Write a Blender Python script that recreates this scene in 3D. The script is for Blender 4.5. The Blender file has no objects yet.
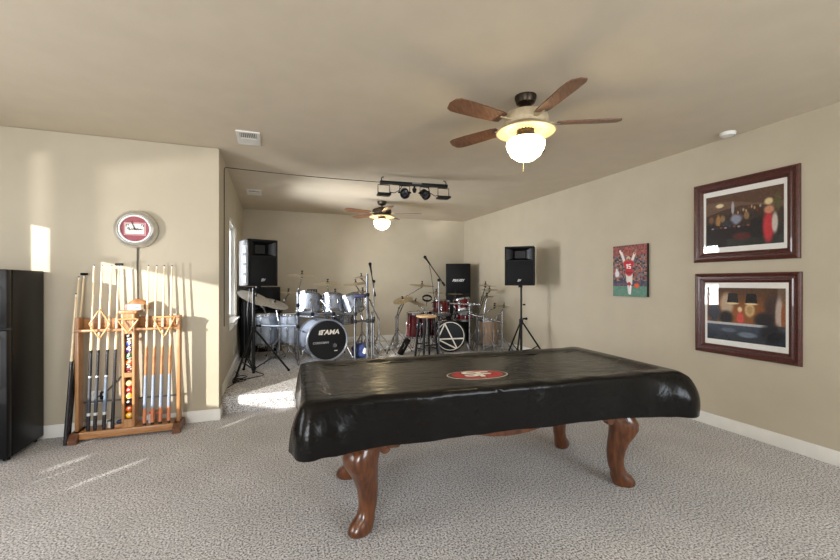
import bpy, bmesh, math, random
from mathutils import Vector, Matrix, Quaternion
random.seed(7)
C = bpy.context.scene.collection
PI = math.pi
R = math.radians

# ------------------------------------------------------------------ helpers
def lin(r, g, b):
    f = lambda v: (v/255/12.92) if v/255 <= 0.04045 else ((v/255+0.055)/1.055)**2.4
    return (f(r), f(g), f(b), 1.0)

MATS = {}
def mat(name, c, c2=None, rough=0.5, metal=0.0, scale=20.0, bump=0.0, bscale=None, stretch=(1, 1, 1), spec=0.5,
        emit=0.0, coat=0.0, detail=4.0, lo=0.35, hi=0.65, bdist=0.01):
    """procedural material: noise-driven colour between c and c2 (sRGB 0-255), optional bump"""
    if name in MATS: return MATS[name]
    m = bpy.data.materials.new(name); m.use_nodes = True
    nt = m.node_tree; N = nt.nodes; L = nt.links
    b = N['Principled BSDF']
    tc = N.new('ShaderNodeTexCoord'); mp = N.new('ShaderNodeMapping'); mp.inputs['Scale'].default_value = stretch
    L.new(tc.outputs['Object'], mp.inputs['Vector'])
    nz = N.new('ShaderNodeTexNoise'); nz.inputs['Scale'].default_value = scale; nz.inputs['Detail'].default_value = detail
    L.new(mp.outputs['Vector'], nz.inputs['Vector'])
    rp = N.new('ShaderNodeValToRGB')
    rp.color_ramp.elements[0].position = lo; rp.color_ramp.elements[1].position = hi
    if c2 is None: c2 = tuple(min(255, v*1.06+2) for v in c)
    rp.color_ramp.elements[0].color = lin(*c); rp.color_ramp.elements[1].color = lin(*c2)
    L.new(nz.outputs['Fac'], rp.inputs['Fac'])
    L.new(rp.outputs['Color'], b.inputs['Base Color'])
    b.inputs['Roughness'].default_value = rough; b.inputs['Metallic'].default_value = metal
    b.inputs['Specular IOR Level'].default_value = spec
    b.inputs['Coat Weight'].default_value = coat
    if emit:
        L.new(rp.outputs['Color'], b.inputs['Emission Color']); b.inputs['Emission Strength'].default_value = emit
    if bump:
        n2 = N.new('ShaderNodeTexNoise'); n2.inputs['Scale'].default_value = bscale or scale; n2.inputs['Detail'].default_value = 5
        L.new(mp.outputs['Vector'], n2.inputs['Vector'])
        bp = N.new('ShaderNodeBump'); bp.inputs['Strength'].default_value = bump; bp.inputs['Distance'].default_value = bdist
        L.new(n2.outputs['Fac'], bp.inputs['Height']); L.new(bp.outputs['Normal'], b.inputs['Normal'])
    MATS[name] = m
    return m

def glass_mat(name, tint=(1, 1, 1, 1), rough=0.02, ior=1.5):
    m = bpy.data.materials.new(name); m.use_nodes = True
    nt = m.node_tree; N = nt.nodes; L = nt.links
    N.remove(N['Principled BSDF'])
    tr = N.new('ShaderNodeBsdfTransparent'); tr.inputs['Color'].default_value = tint
    gl = N.new('ShaderNodeBsdfGlossy'); gl.inputs['Roughness'].default_value = rough
    fr = N.new('ShaderNodeFresnel'); fr.inputs['IOR'].default_value = ior
    mx = N.new('ShaderNodeMixShader')
    L.new(fr.outputs['Fac'], mx.inputs['Fac']); L.new(tr.outputs[0], mx.inputs[1]); L.new(gl.outputs[0], mx.inputs[2])
    L.new(mx.outputs[0], N['Material Output'].inputs['Surface'])
    return m

def paint_mat(name, rough=0.6):
    m = bpy.data.materials.new(name); m.use_nodes = True
    nt = m.node_tree; N = nt.nodes; L = nt.links
    b = N['Principled BSDF']; a = N.new('ShaderNodeAttribute'); a.attribute_name = 'Col'
    L.new(a.outputs['Color'], b.inputs['Base Color']); b.inputs['Roughness'].default_value = rough
    return m

def frame_z(d):
    """rotation matrix whose local z runs along d"""
    return Vector(d).to_track_quat('Z', 'Y').to_matrix().to_4x4()

class B:
    def __init__(s): s.bm = bmesh.new()
    def box(s, c, size, bev=0.0, M=None, seg=2, top=None):
        """box centred at c; top=(sx,sy) scales the upper face"""
        r = bmesh.ops.create_cube(s.bm, size=1.0); vs = r['verts']
        for v in vs:
            k = (1, 1)
            if top and v.co.z > 0: k = top
            v.co = Vector((v.co.x*size[0]*k[0], v.co.y*size[1]*k[1], v.co.z*size[2]))
        if bev:
            es = list({e for v in vs for e in v.link_edges})
            rr = bmesh.ops.bevel(s.bm, geom=es, offset=bev, segments=seg, affect='EDGES', profile=0.5)
            vs = list({v for f in rr['faces'] for v in f.verts} | {v for v in vs if v.is_valid})
        for v in vs:
            if M is not None: v.co = M @ v.co
            v.co += Vector(c)
        return s
    def slab(s, x0, x1, y0, y1, z0, z1, bev=0.0, seg=2):
        return s.box(((x0+x1)/2, (y0+y1)/2, (z0+z1)/2), (x1-x0, y1-y0, z1-z0), bev, seg=seg)
    def rings(s, rings, closed=True, cap0=True, cap1=True):
        vr = [[s.bm.verts.new(p) for p in r] for r in rings]
        n = len(vr[0])
        for a, b in zip(vr[:-1], vr[1:]):
            for i in range(n if closed else n-1):
                j = (i+1) % n
                s.bm.faces.new((a[i], a[j], b[j], b[i]))
        if closed and cap0: s.bm.faces.new(list(reversed(vr[0])))
        if closed and cap1: s.bm.faces.new(vr[-1])
        return vr
    def cyl(s, p0, p1, r0, r1=None, seg=12):
        p0, p1 = Vector(p0), Vector(p1); r1 = r0 if r1 is None else r1
        M = frame_z(p1-p0)
        rs = []
        for p, r in ((p0, r0), (p1, r1)):
            rs.append([p + M @ Vector((r*math.cos(2*PI*i/seg), r*math.sin(2*PI*i/seg), 0)) for i in range(seg)])
        s.rings(rs); return s
    def lathe(s, prof, seg=24, M=None, c=(0, 0, 0)):
        """prof: list of (r, z) around local z"""
        M = M or Matrix.Identity(4)
        rs = []
        for r, z in prof:
            r = max(r, 1e-4)
            rs.append([Vector(c) + M @ Vector((r*math.cos(2*PI*i/seg), r*math.sin(2*PI*i/seg), z)) for i in range(seg)])
        if prof[0][0] > .001 and prof[-1][0] > .001:
            rs.append(rs[0]); vr = s.rings(rs, cap0=False, cap1=False)
            for p, q in zip(vr[0], vr[-1]): bmesh.ops.weld_verts(s.bm, targetmap={q: p})
        else: s.rings(rs)
        return s
    def tube(s, pts, r, seg=8, closed=False):
        pts = [Vector(p) for p in pts]; n = len(pts); rs = []
        up = Vector((0, 0, 1))
        t0 = (pts[1]-pts[0]).normalized()
        if abs(t0.dot(up)) > .9: up = Vector((1, 0, 0))
        u = (up - t0*up.dot(t0)).normalized()
        for i, p in enumerate(pts):
            if closed: t = (pts[(i+1) % n]-pts[i-1]).normalized()
            else: t = (pts[min(i+1, n-1)]-pts[max(i-1, 0)]).normalized()
            u = (u - t*u.dot(t)).normalized(); w = t.cross(u)
            rr = r[i] if isinstance(r, (list, tuple)) else r
            rs.append([p + u*(rr*math.cos(2*PI*k/seg)) + w*(rr*math.sin(2*PI*k/seg)) for k in range(seg)])
        if closed: rs.append(rs[0])
        s.rings(rs, cap0=not closed, cap1=not closed)
        if closed: bmesh.ops.remove_doubles(s.bm, verts=s.bm.verts, dist=1e-5)
        return s
    def prism(s, poly, y0, y1):
        """poly in x,z extruded along y"""
        a = [s.bm.verts.new((x, y0, z)) for x, z in poly]; b = [s.bm.verts.new((x, y1, z)) for x, z in poly]
        n = len(poly)
        s.bm.faces.new(a); s.bm.faces.new(list(reversed(b)))
        for i in range(n):
            j = (i+1) % n; s.bm.faces.new((a[j], a[i], b[i], b[j]))
        return s
    def sphere(s, c, r, sc=(1, 1, 1), u=20, v=12, M=None):
        rr = bmesh.ops.create_uvsphere(s.bm, u_segments=u, v_segments=v, radius=r)
        for w in rr['verts']:
            w.co = Vector((w.co.x*sc[0], w.co.y*sc[1], w.co.z*sc[2]))
            if M is not None: w.co = M @ w.co
            w.co += Vector(c)
        return s
    def mesh(s, name, ang=35):
        bmesh.ops.recalc_face_normals(s.bm, faces=s.bm.faces)
        me = bpy.data.meshes.new(name); s.bm.to_mesh(me); s.bm.free()
        for p in me.polygons: p.use_smooth = True
        me.set_sharp_from_angle(angle=R(ang))
        return me
    def build(s, name, m, parent=None, ang=35, label=None):
        return link(name, s.mesh(name, ang), m, parent, label)

def link(name, me, m, parent=None, label=None):
    o = bpy.data.objects.new(name, me); C.objects.link(o)
    if m is not None and not me.materials: me.materials.append(m)
    if parent is not None: o.parent = parent
    if label: o['label'] = label
    return o

def tag(o, label, cat, group=None, kind=None):
    if label: o['label'] = label
    if cat: o['category'] = cat
    if group: o['group'] = group
    if kind: o['kind'] = kind
    return o
def thing(name, label, cat, loc=(0, 0, 0), rotz=0.0, group=None):
    o = bpy.data.objects.new(name, None); C.objects.link(o); o.empty_display_size = .05
    o.location = loc; o.rotation_euler = (0, 0, rotz)
    return tag(o, label, cat, group)
def struct(name, b, m, parent=None):
    o = b.build(name, m, parent)
    if parent is None: o['kind'] = 'structure'
    return o
def dup(root, loc=None, rot=None, label=None):
    r = root.copy(); C.objects.link(r)
    if loc is not None: r.location = loc
    if rot is not None: r.rotation_euler = rot
    if label: r['label'] = label
    for ch in list(root.children):
        c = ch.copy(); C.objects.link(c); c.parent = r
        for g in list(ch.children):
            d = g.copy(); C.objects.link(d); d.parent = c
    return r

def text_mesh(name, s, size, ext=0.001, shear=0.0, sx=1.0, bold=0.0):
    cu = bpy.data.curves.new(name, 'FONT'); cu.body = s; cu.size = size; cu.extrude = ext; cu.shear = shear
    cu.align_x = 'CENTER'; cu.align_y = 'CENTER'; cu.offset = bold
    o = bpy.data.objects.new(name, cu); C.objects.link(o)
    dg = bpy.context.evaluated_depsgraph_get(); dg.update()
    me = bpy.data.meshes.new_from_object(o.evaluated_get(dg))
    bpy.data.objects.remove(o); bpy.data.curves.remove(cu)
    for v in me.vertices: v.co.x *= sx
    me.name = name; me.materials.clear()
    return me

def painted(name, nx, nz, w, h, fn, m, parent, thick=0.002):
    """flat picture in local x (width) / z (height), front facing -y, coloured per cell by fn(u,v)->srgb"""
    bm = bmesh.new(); lay = bm.loops.layers.color.new('Col')
    vs = [[bm.verts.new((-w/2+w*i/nx, 0, -h/2+h*j/nz)) for i in range(nx+1)] for j in range(nz+1)]
    for j in range(nz):
        for i in range(nx):
            f = bm.faces.new((vs[j][i], vs[j][i+1], vs[j+1][i+1], vs[j+1][i]))
            c = fn((i+.5)/nx, (j+.5)/nz)
            c = tuple(max(0, min(255, v))/255 for v in c) + (1.0,)
            for l in f.loops: l[lay] = c
    rim = [e for e in bm.edges if e.is_boundary]
    r = bmesh.ops.extrude_edge_only(bm, edges=rim)
    for v in r['geom']:
        if isinstance(v, bmesh.types.BMVert): v.co.y += thick
    me = bpy.data.meshes.new(name); bm.to_mesh(me); bm.free()
    return link(name, me, m, parent)

# ------------------------------------------------------------------ materials
WALL = mat('wall_paint', (183, 173, 153), (188, 178, 158), rough=0.62, scale=3, bump=.25, bscale=140, bdist=.002, spec=.35)
CEIL = mat('ceiling_paint', (204, 192, 172), (208, 196, 176), rough=0.8, scale=4, bump=.35, bscale=120, bdist=.002, spec=.2)
WHITE = mat('white_trim_paint', (226, 224, 218), (232, 230, 225), rough=0.45, scale=8)
BLACK = mat('black_plastic', (9, 9, 11), (13, 13, 15), rough=0.5, scale=60, bump=.2, bscale=400, bdist=.001, spec=.25)
BLACKM = mat('black_metal', (9, 9, 11), (13, 13, 15), rough=0.4, scale=40, spec=.3)
GRILLE = mat('black_grille', (7, 7, 8), (20, 20, 22), rough=0.6, spec=.2, scale=420, detail=0, lo=.45, hi=.55)
CHROME = mat('chrome', (150, 152, 156), (186, 188, 192), rough=0.22, metal=1.0, scale=30)
STEEL = mat('brushed_steel', (104, 105, 109), (134, 135, 140), rough=0.3, metal=1.0, scale=30, stretch=(1, 1, 8))
BRONZE = mat('cymbal_bronze', (150, 138, 112), (186, 172, 142), rough=0.34, metal=.75, scale=6, stretch=(6, 6, 1))
OAK = mat('honey_oak', (152, 106, 64), (180, 132, 86), rough=0.4, scale=14, stretch=(6, 6, .6), bump=.05, coat=.2)
OAKH = mat('honey_oak_plank', (146, 100, 58), (174, 126, 80), rough=0.4, scale=14, stretch=(.6, 6, 6), bump=.05, coat=.2)
MAPLE = mat('maple_shaft', (222, 200, 160), (234, 214, 178), rough=0.3, scale=30, stretch=(4, 4, .5), coat=.3)
CHERRY = mat('carved_cherry_wood', (64, 33, 14), (104, 58, 27), rough=0.28, scale=10, stretch=(4, 4, .9), coat=.5)
MAHOG = mat('mahogany_frame_wood', (52, 17, 12), (82, 31, 21), rough=0.3, scale=12, stretch=(6, 1, 6), coat=.4)

def carpet_mat():
    m = bpy.data.materials.new('grey_carpet'); m.use_nodes = True
    nt = m.node_tree; N = nt.nodes; L = nt.links; b = N['Principled BSDF']
    tc = N.new('ShaderNodeTexCoord')
    n1 = N.new('ShaderNodeTexNoise'); n1.inputs['Scale'].default_value = 92; n1.inputs['Detail'].default_value = 4; n1.inputs['Roughness'].default_value = .7
    n2 = N.new('ShaderNodeTexNoise'); n2.inputs['Scale'].default_value = 2.2; n2.inputs['Detail'].default_value = 3
    L.new(tc.outputs['Object'], n1.inputs['Vector']); L.new(tc.outputs['Object'], n2.inputs['Vector'])
    r1 = N.new('ShaderNodeValToRGB'); r1.color_ramp.elements[0].position = .38; r1.color_ramp.elements[1].position = .59
    r1.color_ramp.elements[0].color = lin(74, 72, 72); r1.color_ramp.elements[1].color = lin(236, 234, 234)
    e = r1.color_ramp.elements.new(.47); e.color = lin(180, 178, 178)
    L.new(n1.outputs['Fac'], r1.inputs['Fac'])
    mx = N.new('ShaderNodeMix'); mx.data_type = 'RGBA'; mx.blend_type = 'MULTIPLY'; mx.inputs['Factor'].default_value = 1
    r2 = N.new('ShaderNodeValToRGB'); r2.color_ramp.elements[0].position = .3; r2.color_ramp.elements[1].position = .7
    r2.color_ramp.elements[0].color = (.86, .86, .86, 1); r2.color_ramp.elements[1].color = (1, 1, 1, 1)
    L.new(n2.outputs['Fac'], r2.inputs['Fac'])
    L.new(r1.outputs['Color'], mx.inputs['A']); L.new(r2.outputs['Color'], mx.inputs['B'])
    L.new(mx.outputs['Result'], b.inputs['Base Color'])
    b.inputs['Roughness'].default_value = 1.0; b.inputs['Specular IOR Level'].default_value = .1
    bp = N.new('ShaderNodeBump'); bp.inputs['Strength'].default_value = .8; bp.inputs['Distance'].default_value = .007
    L.new(n1.outputs['Fac'], bp.inputs['Height']); L.new(bp.outputs['Normal'], b.inputs['Normal'])
    return m
CARPET = carpet_mat()

# ------------------------------------------------------------------ setting
H = 2.74
XL, XR, YR, YB = -3.2, 4.0, -2.2, 8.0      # far-left wall, right wall, rear wall, back wall
CX, CY = -0.5, 4.49                         # corner where the wall with the clock ends
SZ = 0.19                                   # height of the raised carpeted floor

struct('floor', B().slab(XL-.1, XR+.1, YR-.1, YB+.1, -.1, 0), CARPET)
st = B()
rings = []
prof = [(4.665, 0), (4.660, .06), (4.652, .13), (4.652, .165), (4.660, .182), (4.680, SZ), (YB, SZ), (YB, 0)]
for x in (CX, XR): rings.append([(x, y, z) for y, z in prof])
st.rings(rings); struct('floor_raised', st, CARPET)
struct('ceiling', B().slab(XL-.1, XR+.1, YR-.1, YB+.1, H, H+.1), CEIL)

def wall_grid(u0, u1, v0, v1, holes, put):
    us = sorted({u0, u1, *[h[0] for h in holes], *[h[1] for h in holes]})
    vs = sorted({v0, v1, *[h[2] for h in holes], *[h[3] for h in holes]})
    for a, b in zip(us[:-1], us[1:]):
        for c, d in zip(vs[:-1], vs[1:]):
            if any(h[0] <= (a+b)/2 <= h[1] and h[2] <= (c+d)/2 <= h[3] for h in holes): continue
            put(a, b, c, d)
WY0, WY1, WZ0, WZ1 = 5.50, 6.58, .88, 2.20
wl = B(); wl.slab(XL-.1, CX, CY, CY+.14, 0, H, .012); struct('wall_left', wl, WALL)
wa = B(); wall_grid(CY+.14, YB, 0, H, [(WY0, WY1, WZ0, WZ1)], lambda a, b, c, d: wa.slab(CX-.14, CX, a, b, c, d))
bmesh.ops.remove_doubles(wa.bm, verts=wa.bm.verts, dist=1e-5); struct('wall_alcove', wa, WALL)
struct('wall_back', B().slab(CX-.14, XR+.1, YB, YB+.1, 0, H), WALL)
struct('wall_right', B().slab(XR, XR+.1, YR-.1, YB, 0, H), WALL)
# daylight openings behind the camera: tall glazing in the rear wall, a picture window in the side wall, plus slots added there to shape sun streaks
rearholes = [(-2.9, -1.2, .9, 2.35), (1.8, 3.7, .9, 2.35)]
wr = B(); wall_grid(XL, XR, 0, H, rearholes, lambda a, b, c, d: wr.slab(a, b, YR-.1, YR, c, d)); struct('wall_rear', wr, WALL)
sideholes = [(1.25, 2.83, .76, 2.0), (3.10, 3.32, .72, 2.2), (1.36, 1.53, .445, .55), (1.82, 1.94, .385, .455), (1.99, 2.19, .38, .45),
             (2.50, 2.62, .385, .44), (1.46, 1.62, .64, .72)]
ws = B(); wall_grid(YR, CY, 0, H, sideholes, lambda a, b, c, d: ws.slab(XL-.1, XL, a, b, c, d)); struct('wall_side', ws, WALL)

# unseen slab added outside to keep direct sun out of the rear windows
struct('sun_blocker_outside', B().slab(-4.6, -4.4, -11, -3.2, -3, 4.5), WALL)

BH, BT = .115, .014
struct('baseboard_right', B().slab(XR-BT, XR, YR, 4.65, 0, BH, .004), WHITE)
struct('baseboard_stage', B().slab(XR-BT, XR, 4.68, YB-BT, SZ, SZ+BH, .004), WHITE)
b = B(); b.slab(XL, CX+BT, CY-BT, CY, 0, BH, .004); b.slab(CX, CX+BT, CY-BT, 4.65, 0, BH, .004); struct('baseboard_left', b, WHITE)
struct('baseboard_alcove', B().slab(CX, CX+BT, 4.69, YB-BT, SZ, SZ+BH, .004), WHITE)
struct('baseboard_back', B().slab(CX, XR-BT, YB-BT, YB, SZ, SZ+BH, .004), WHITE)

# window in the alcove wall
w1 = thing('window_1', None, None, (CX, (WY0+WY1)/2, WZ0)); w1['kind'] = 'structure'
hw, hh = (WY1-WY0)/2, WZ1-WZ0
fb = B(); t = .045
for s in (-1, 1): fb.slab(-.125, -.02, min(s*hw, s*(hw-.012)), max(s*hw, s*(hw-.012)), 0, hh)
fb.slab(-.125, -.02, -hw, hw, hh-.012, hh)
for s in (-1, 1): fb.slab(-.12, -.07, min(s*hw, s*(hw-t)), max(s*hw, s*(hw-t)), 0, hh, .005)
fb.slab(-.12, -.07, -hw, hw, 0, t, .005); fb.slab(-.12, -.07, -hw, hw, hh-t, hh, .005)
fb.slab(-.115, -.075, -.022, .022, 0, hh, .005)
fb.build('window_frame', WHITE, w1)
sb = B(); sb.slab(-.12, .045, -hw-.06, hw+.06, -.028, .0, .006); sb.slab(0, .016, -hw-.03, hw+.03, -.095, -.028, .004); sb.build('window_sill', WHITE, w1)
GLASS = glass_mat('window_glass')
for s in (-1, 1):
    B().slab(-.098, -.092, min(s*.022, s*(hw-t)), max(s*.022, s*(hw-t)), t, hh-t).build('window_pane', GLASS, w1)

# ------------------------------------------------------------------ ceiling fittings
def vent(loc, label):
    t = thing('ceiling_vent', label, 'vent', loc, group='ceiling vents')
    f = B(); W, D = .20, .36
    for s in (-1, 1):
        f.box((s*(W/2-.014), 0, -.006), (.028, D-.064, .012)); f.box((0, s*(D/2-.016), -.006), (W, .032, .012), .003)
    f.box((0, D*.20, -.006), (W-.056, D*.42, .011))
    f.build('vent_frame', WHITE, t)
    B().box((0, -.085, -.002), (W-.056, D*.40, .003)).build('vent_backing', mat('vent_dark', (70, 68, 64), (84, 82, 78)), t)
    for i in range(9):
        B().box((-.064+.016*i, -.085, -.006), (.005, D*.38, .010), M=Matrix.Rotation(R(25), 4, 'Y')).build('slat', WHITE, t)
    return t
vent((-.205, 4.07, H), 'white ceiling vent nearest the camera, above the end of the clock wall')
vent((-.25, 6.47, H), 'small white ceiling vent over the raised alcove')
t = thing('smoke_detector', 'small white round smoke detector on the ceiling beside the right wall', 'smoke detector', (3.87, 2.43, H))
B().lathe([(.0, 0), (.062, 0), (.062, -.012), (.055, -.03), (.03, -.036), (0, -.036)], 24).build('housing', WHITE, t)
B().lathe([(.052, -.029), (.056, -.028), (.056, -.032), (.048, -.034)], 24).build('vent_ring', mat('smoke_grey', (190, 188, 182)), t)

GLOBE = mat('lit_opal_glass', (255, 226, 170), (255, 232, 184), rough=.3, emit=22.0)
FANB = mat('fan_bronze', (52, 44, 36), (70, 60, 48), rough=.35, metal=.8)
FANC = mat('fan_antique_brass', (196, 180, 150), (214, 200, 170), rough=.4, metal=.35)
BLADE = mat('fan_blade_wood', (92, 60, 42), (122, 84, 60), rough=.45, scale=8, stretch=(1, 10, 10), coat=.1)
def fan(loc, rot, label, body, dz=0.0):
    t = thing('ceiling_fan', label, 'ceiling fan', loc, rot, group='ceiling fans')
    B().lathe([(0, 0), (.078, 0), (.078, -.015), (.066, -.05), (.03, -.07), (0, -.07)], 28).build('canopy', FANB, t, label='dark bronze canopy')
    B().cyl((0, 0, -.06), (0, 0, -.12), .014).build('downrod', FANB, t)
    B().lathe([(0, -.10), (.06, -.10), (.10, -.112), (.150, -.135), (.160, -.165), (.160, -.195), (.145, -.215), (.1, -.225), (0, -.225)], 36).build('motor_housing', body, t)
    b = B(); b.lathe([(.0, -.225), (.12, -.226), (.205, -.252), (.214, -.262), (.207, -.266), (.12, -.245), (0, -.243)], 36)
    pl = b.build('light_plate', FANC, t)
    for i in range(20):
        a = 2*PI*i/20
        B().box((.095*math.cos(a), .095*math.sin(a), -.247), (.05, .010, .008), M=Matrix.Rotation(a, 4, 'Z')).build('rib', FANC, pl)
    B().lathe([(0, -.24), (.062, -.24), (.062, -.275), (.075, -.285), (.075, -.31), (0, -.31)], 28).build('light_fitter', FANB, t)
    B().lathe([(.075, -.305), (.118, -.315), (.136, -.335), (.138, -.355), (.128, -.39), (.104, -.43), (.06, -.462), (.02, -.474), (0, -.475)], 36).build('glass_globe', GLOBE, t)
    for i in range(5):
        a = 2*PI*i/5; M = Matrix.Rotation(a, 4, 'Z')
        ir = B(); ir.box((.19, 0, -.20), (.12, .035, .008), .003, M=None)
        bmesh.ops.transform(ir.bm, matrix=M, verts=ir.bm.verts)
        ir.build('blade_iron', FANC, t)
        bl = B(); n = 10; up = []; 
        prof = [(.22, .048), (.26, .058), (.40, .066), (.55, .070), (.62, .068), (.655, .052), (.67, .0)]
        pts = [(x, y) for x, y in prof] + [(x, -y) for x, y in reversed(prof[:-1])]
        tilt = Matrix.Rotation(R(11), 4, 'X')
        for zz in (-.004, .004):
            up.append([M @ (tilt @ Vector((x, y, zz)) + Vector((0, 0, -.20))) for x, y in pts])
        bl.rings(up); bl.build('fan_blade', BLADE, t)
    for s in (1,):
        B().tube([(.06, .02, -.28), (.085, .03, -.33), (.085, .03, -.52)], .0018, 6).build('pull_chain', FANC, t)
    return t
fan((1.735, 2.47, H), R(46), 'lit ceiling fan over the pool table, nearest the camera', FANC)
fan((1.72, 6.48, H), R(50), 'lit ceiling fan over the raised drum area at the back', FANB)

# stage light bar under the ceiling
t = thing('light_bar', 'black horizontal stage light bar hung from two ceiling hooks', 'light bar', (1.735, 4.90, 2.66), R(-6))
B().box((0, 0, 0), (.90, .05, .045), .006).build('bar', BLACKM, t)
for s in (-1, 1):
    B().tube([(s*.43, 0, .01), (s*.43, 0, .05), (s*.425, .01, .065), (s*.40, .02, .078)], .007, 8).build('hook', BLACKM, t)
B().box((.03, -.027, .01), (.13, .004, .018), .001).build('name_strip', mat('grey_strip', (120, 118, 112)), t)
B().tube([(-.16, -.02, -.02), (-.2, -.02, -.09), (-.27, -.02, -.13), (-.33, -.02, -.12)], .005, 6).build('cable', BLACKM, t)
B().tube([(.18, -.02, -.02), (.2, -.02, -.10), (.27, -.02, -.14), (.33, -.02, -.13)], .005, 6).build('cable', BLACKM, t)
def on_bar(x, z=0): 
    c, s = math.cos(R(-6)), math.sin(R(-6)); return (1.735+x*c, 4.90+x*s, 2.66+z)
LENS = mat('dark_lens', (22, 24, 30), (50, 54, 64), rough=.12, scale=90, coat=.6)
def par_can(x, rz, label):
    t = thing('stage_light', label, 'stage light', on_bar(x, -.024), rz, group='can lights under the light bar')
    b = B(); b.tube([(-.066, 0, -.085), (-.066, 0, -.004), (.066, 0, -.004), (.066, 0, -.085)], .006, 6); b.build('yoke', BLACKM, t)
    M = frame_z((0, -.85, -.5))
    B().lathe([(.0, -.05), (.045, -.05), (.056, -.03), (.056, .04), (.062, .045), (.062, .058), (.052, .058), (.052, .03), (0, .03)], 24, M, (0, 0, -.092)).build('can', BLACK, t)
    B().lathe([(0, .032), (.05, .032), (.05, .042), (.03, .05), (0, .053)], 24, M, (0, 0, -.092)).build('lens', LENS, t)
    for s in (-1, 1): B().cyl((s*.056, 0, -.088), (s*.084, 0, -.088), .012).build('tilt_knob', BLACK, t)
    return t
par_can(-.13, R(-12), 'left one of two round black can lights under the light bar')
par_can(.135, R(8), 'right one of two round black can lights under the light bar')
def flat_light(x, label):
    t = thing('flat_stage_light', label, 'stage light', on_bar(x, -.024), R(-6), group='flat lights at the bar ends')
    B().tube([(-.075, 0, -.125), (-.075, 0, -.006), (.075, 0, -.006), (.075, 0, -.125)], .006, 6).build('yoke', BLACKM, t)
    B().box((0, 0, -.127), (.17, .14, .026), .006).build('panel', BLACK, t)
    B().box((0, 0, -.142), (.13, .10, .006), .002).build('lens', GRILLE, t)
flat_light(-.40, 'flat black stage light in a square yoke at the bar left end')
flat_light(.395, 'flat black stage light in a square yoke at the bar right end')
t = thing('small_stage_light', 'small black spot light hanging between the two can lights', 'stage light', on_bar(.0, -.024))
B().cyl((0, 0, 0), (0, 0, -.03), .012).build('mount', BLACKM, t)
B().lathe([(0, -.028), (.026, -.028), (.03, -.045), (.022, -.075), (.012, -.085), (0, -.085)], 16).build('can', BLACK, t)
pts = [(CX+.004, 4.90, .9+.0), (CX+.004, 4.90, 2.63), (CX+.012, 4.90, 2.655)]
for i in range(13):
    u = i/12; pts.append((CX+.02+u*(1.27-CX), 4.905+.03*u, 2.66-.012*math.sin(PI*u)))
tag(B().tube(pts, .0045, 6).build('cable', mat('dark_cable', (40, 36, 32))), 'thin dark cable stretched under the ceiling from the alcove corner to the light bar', 'cable')

# ------------------------------------------------------------------ pool table and its cover
PT = (1.378, 2.47); PR = R(-3.2)
t = thing('pool_table', 'carved cherry wood pool table with curved legs beneath a black cover', 'pool table', (PT[0], PT[1], 0), PR)
def cab_leg(sx, sy):
    d = Vector((sx*.8, sy*.45, 0)).normalized()
    base = Vector((sx*.875, sy*.318, 0))
    path = [(.50, 0, .078), (.465, .012, .088), (.43, .026, .094), (.39, .030, .090), (.345, .016, .079), (.29, -.004, .068), (.235, -.017, .060),
            (.18, -.022, .054), (.13, -.018, .051), (.09, -.004, .051), (.06, .014, .055), (.035, .027, .058), (.014, .032, .058), (.0, .032, .050)]
    b = B(); rs = []; seg = 20
    for i, (z, o, r) in enumerate(path):
        c = base + d*o + Vector((0, 0, z)); ring = []
        elong = 1.0 + (.28 if z < .07 else 0)
        for k in range(seg):
            a = 2*PI*k/seg
            ca, sa = math.cos(a), math.sin(a)
            sq = 1/(abs(ca)**3.2+abs(sa)**3.2)**(1/3.2) if z > .3 else 1/(abs(ca)**2.3+abs(sa)**2.3)**(1/2.3)
            p = Vector((-d.y, d.x, 0))*(r*sq*sa*.92) + d*(r*sq*ca*elong)
            ring.append(c+p)
        rs.append(ring)
    b.rings(rs); return b
for sx in (-1, 1):
    for sy in (-1, 1):
        lg = cab_leg(sx, sy).build('leg', CHERRY, t, ang=60)
        k = B(); k.box((sx*.875, sy*.318, .525), (.20, .19, .09), .008); k.box((sx*.875, sy*.318, .487), (.185, .178, .02), .008)
        k.build('leg_block', CHERRY, lg)
        # scroll ear beside the knee
        s = B(); s.lathe([(0, -.03), (.03, -.028), (.036, 0), (.03, .028), (0, .03)], 16, Matrix.Rotation(R(90), 4, 'X'), (sx*.875-sx*.105, sy*.318+sy*.02, .462))
        s.build('scroll', CHERRY, lg)
poly = [(-1.0, .62), (-1.0, .470), (-.70, .470), (-.69, .482), (-.60, .500), (-.48, .508), (-.34, .502), (-.22, .484), (-.12, .464), (-.03, .457)]
poly = poly + [(-x, z) for x, z in reversed(poly[:])]
for sy in (-1, 1): B().prism(poly, sy*.37-.02, sy*.37+.02).build('apron', CHERRY, t)
for sx in (-1, 1): B().box((sx*.98, 0, .56), (.04, .74, .13), .005).build('apron', CHERRY, t)
B().box((0, 0, .66), (2.30, .98, .12), .02).build('bed', CHERRY, t)
for (x, y, w, d) in ((0, -.455, 2.3, .13), (0, .455, 2.3, .13)):
    B().box((x, y, .742), (w, d, .045), .012).build('rail', CHERRY, t)
for s in (-1, 1): B().box((s*1.085, 0, .742), (.13, .78, .045), .012).build('rail', CHERRY, t)

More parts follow.
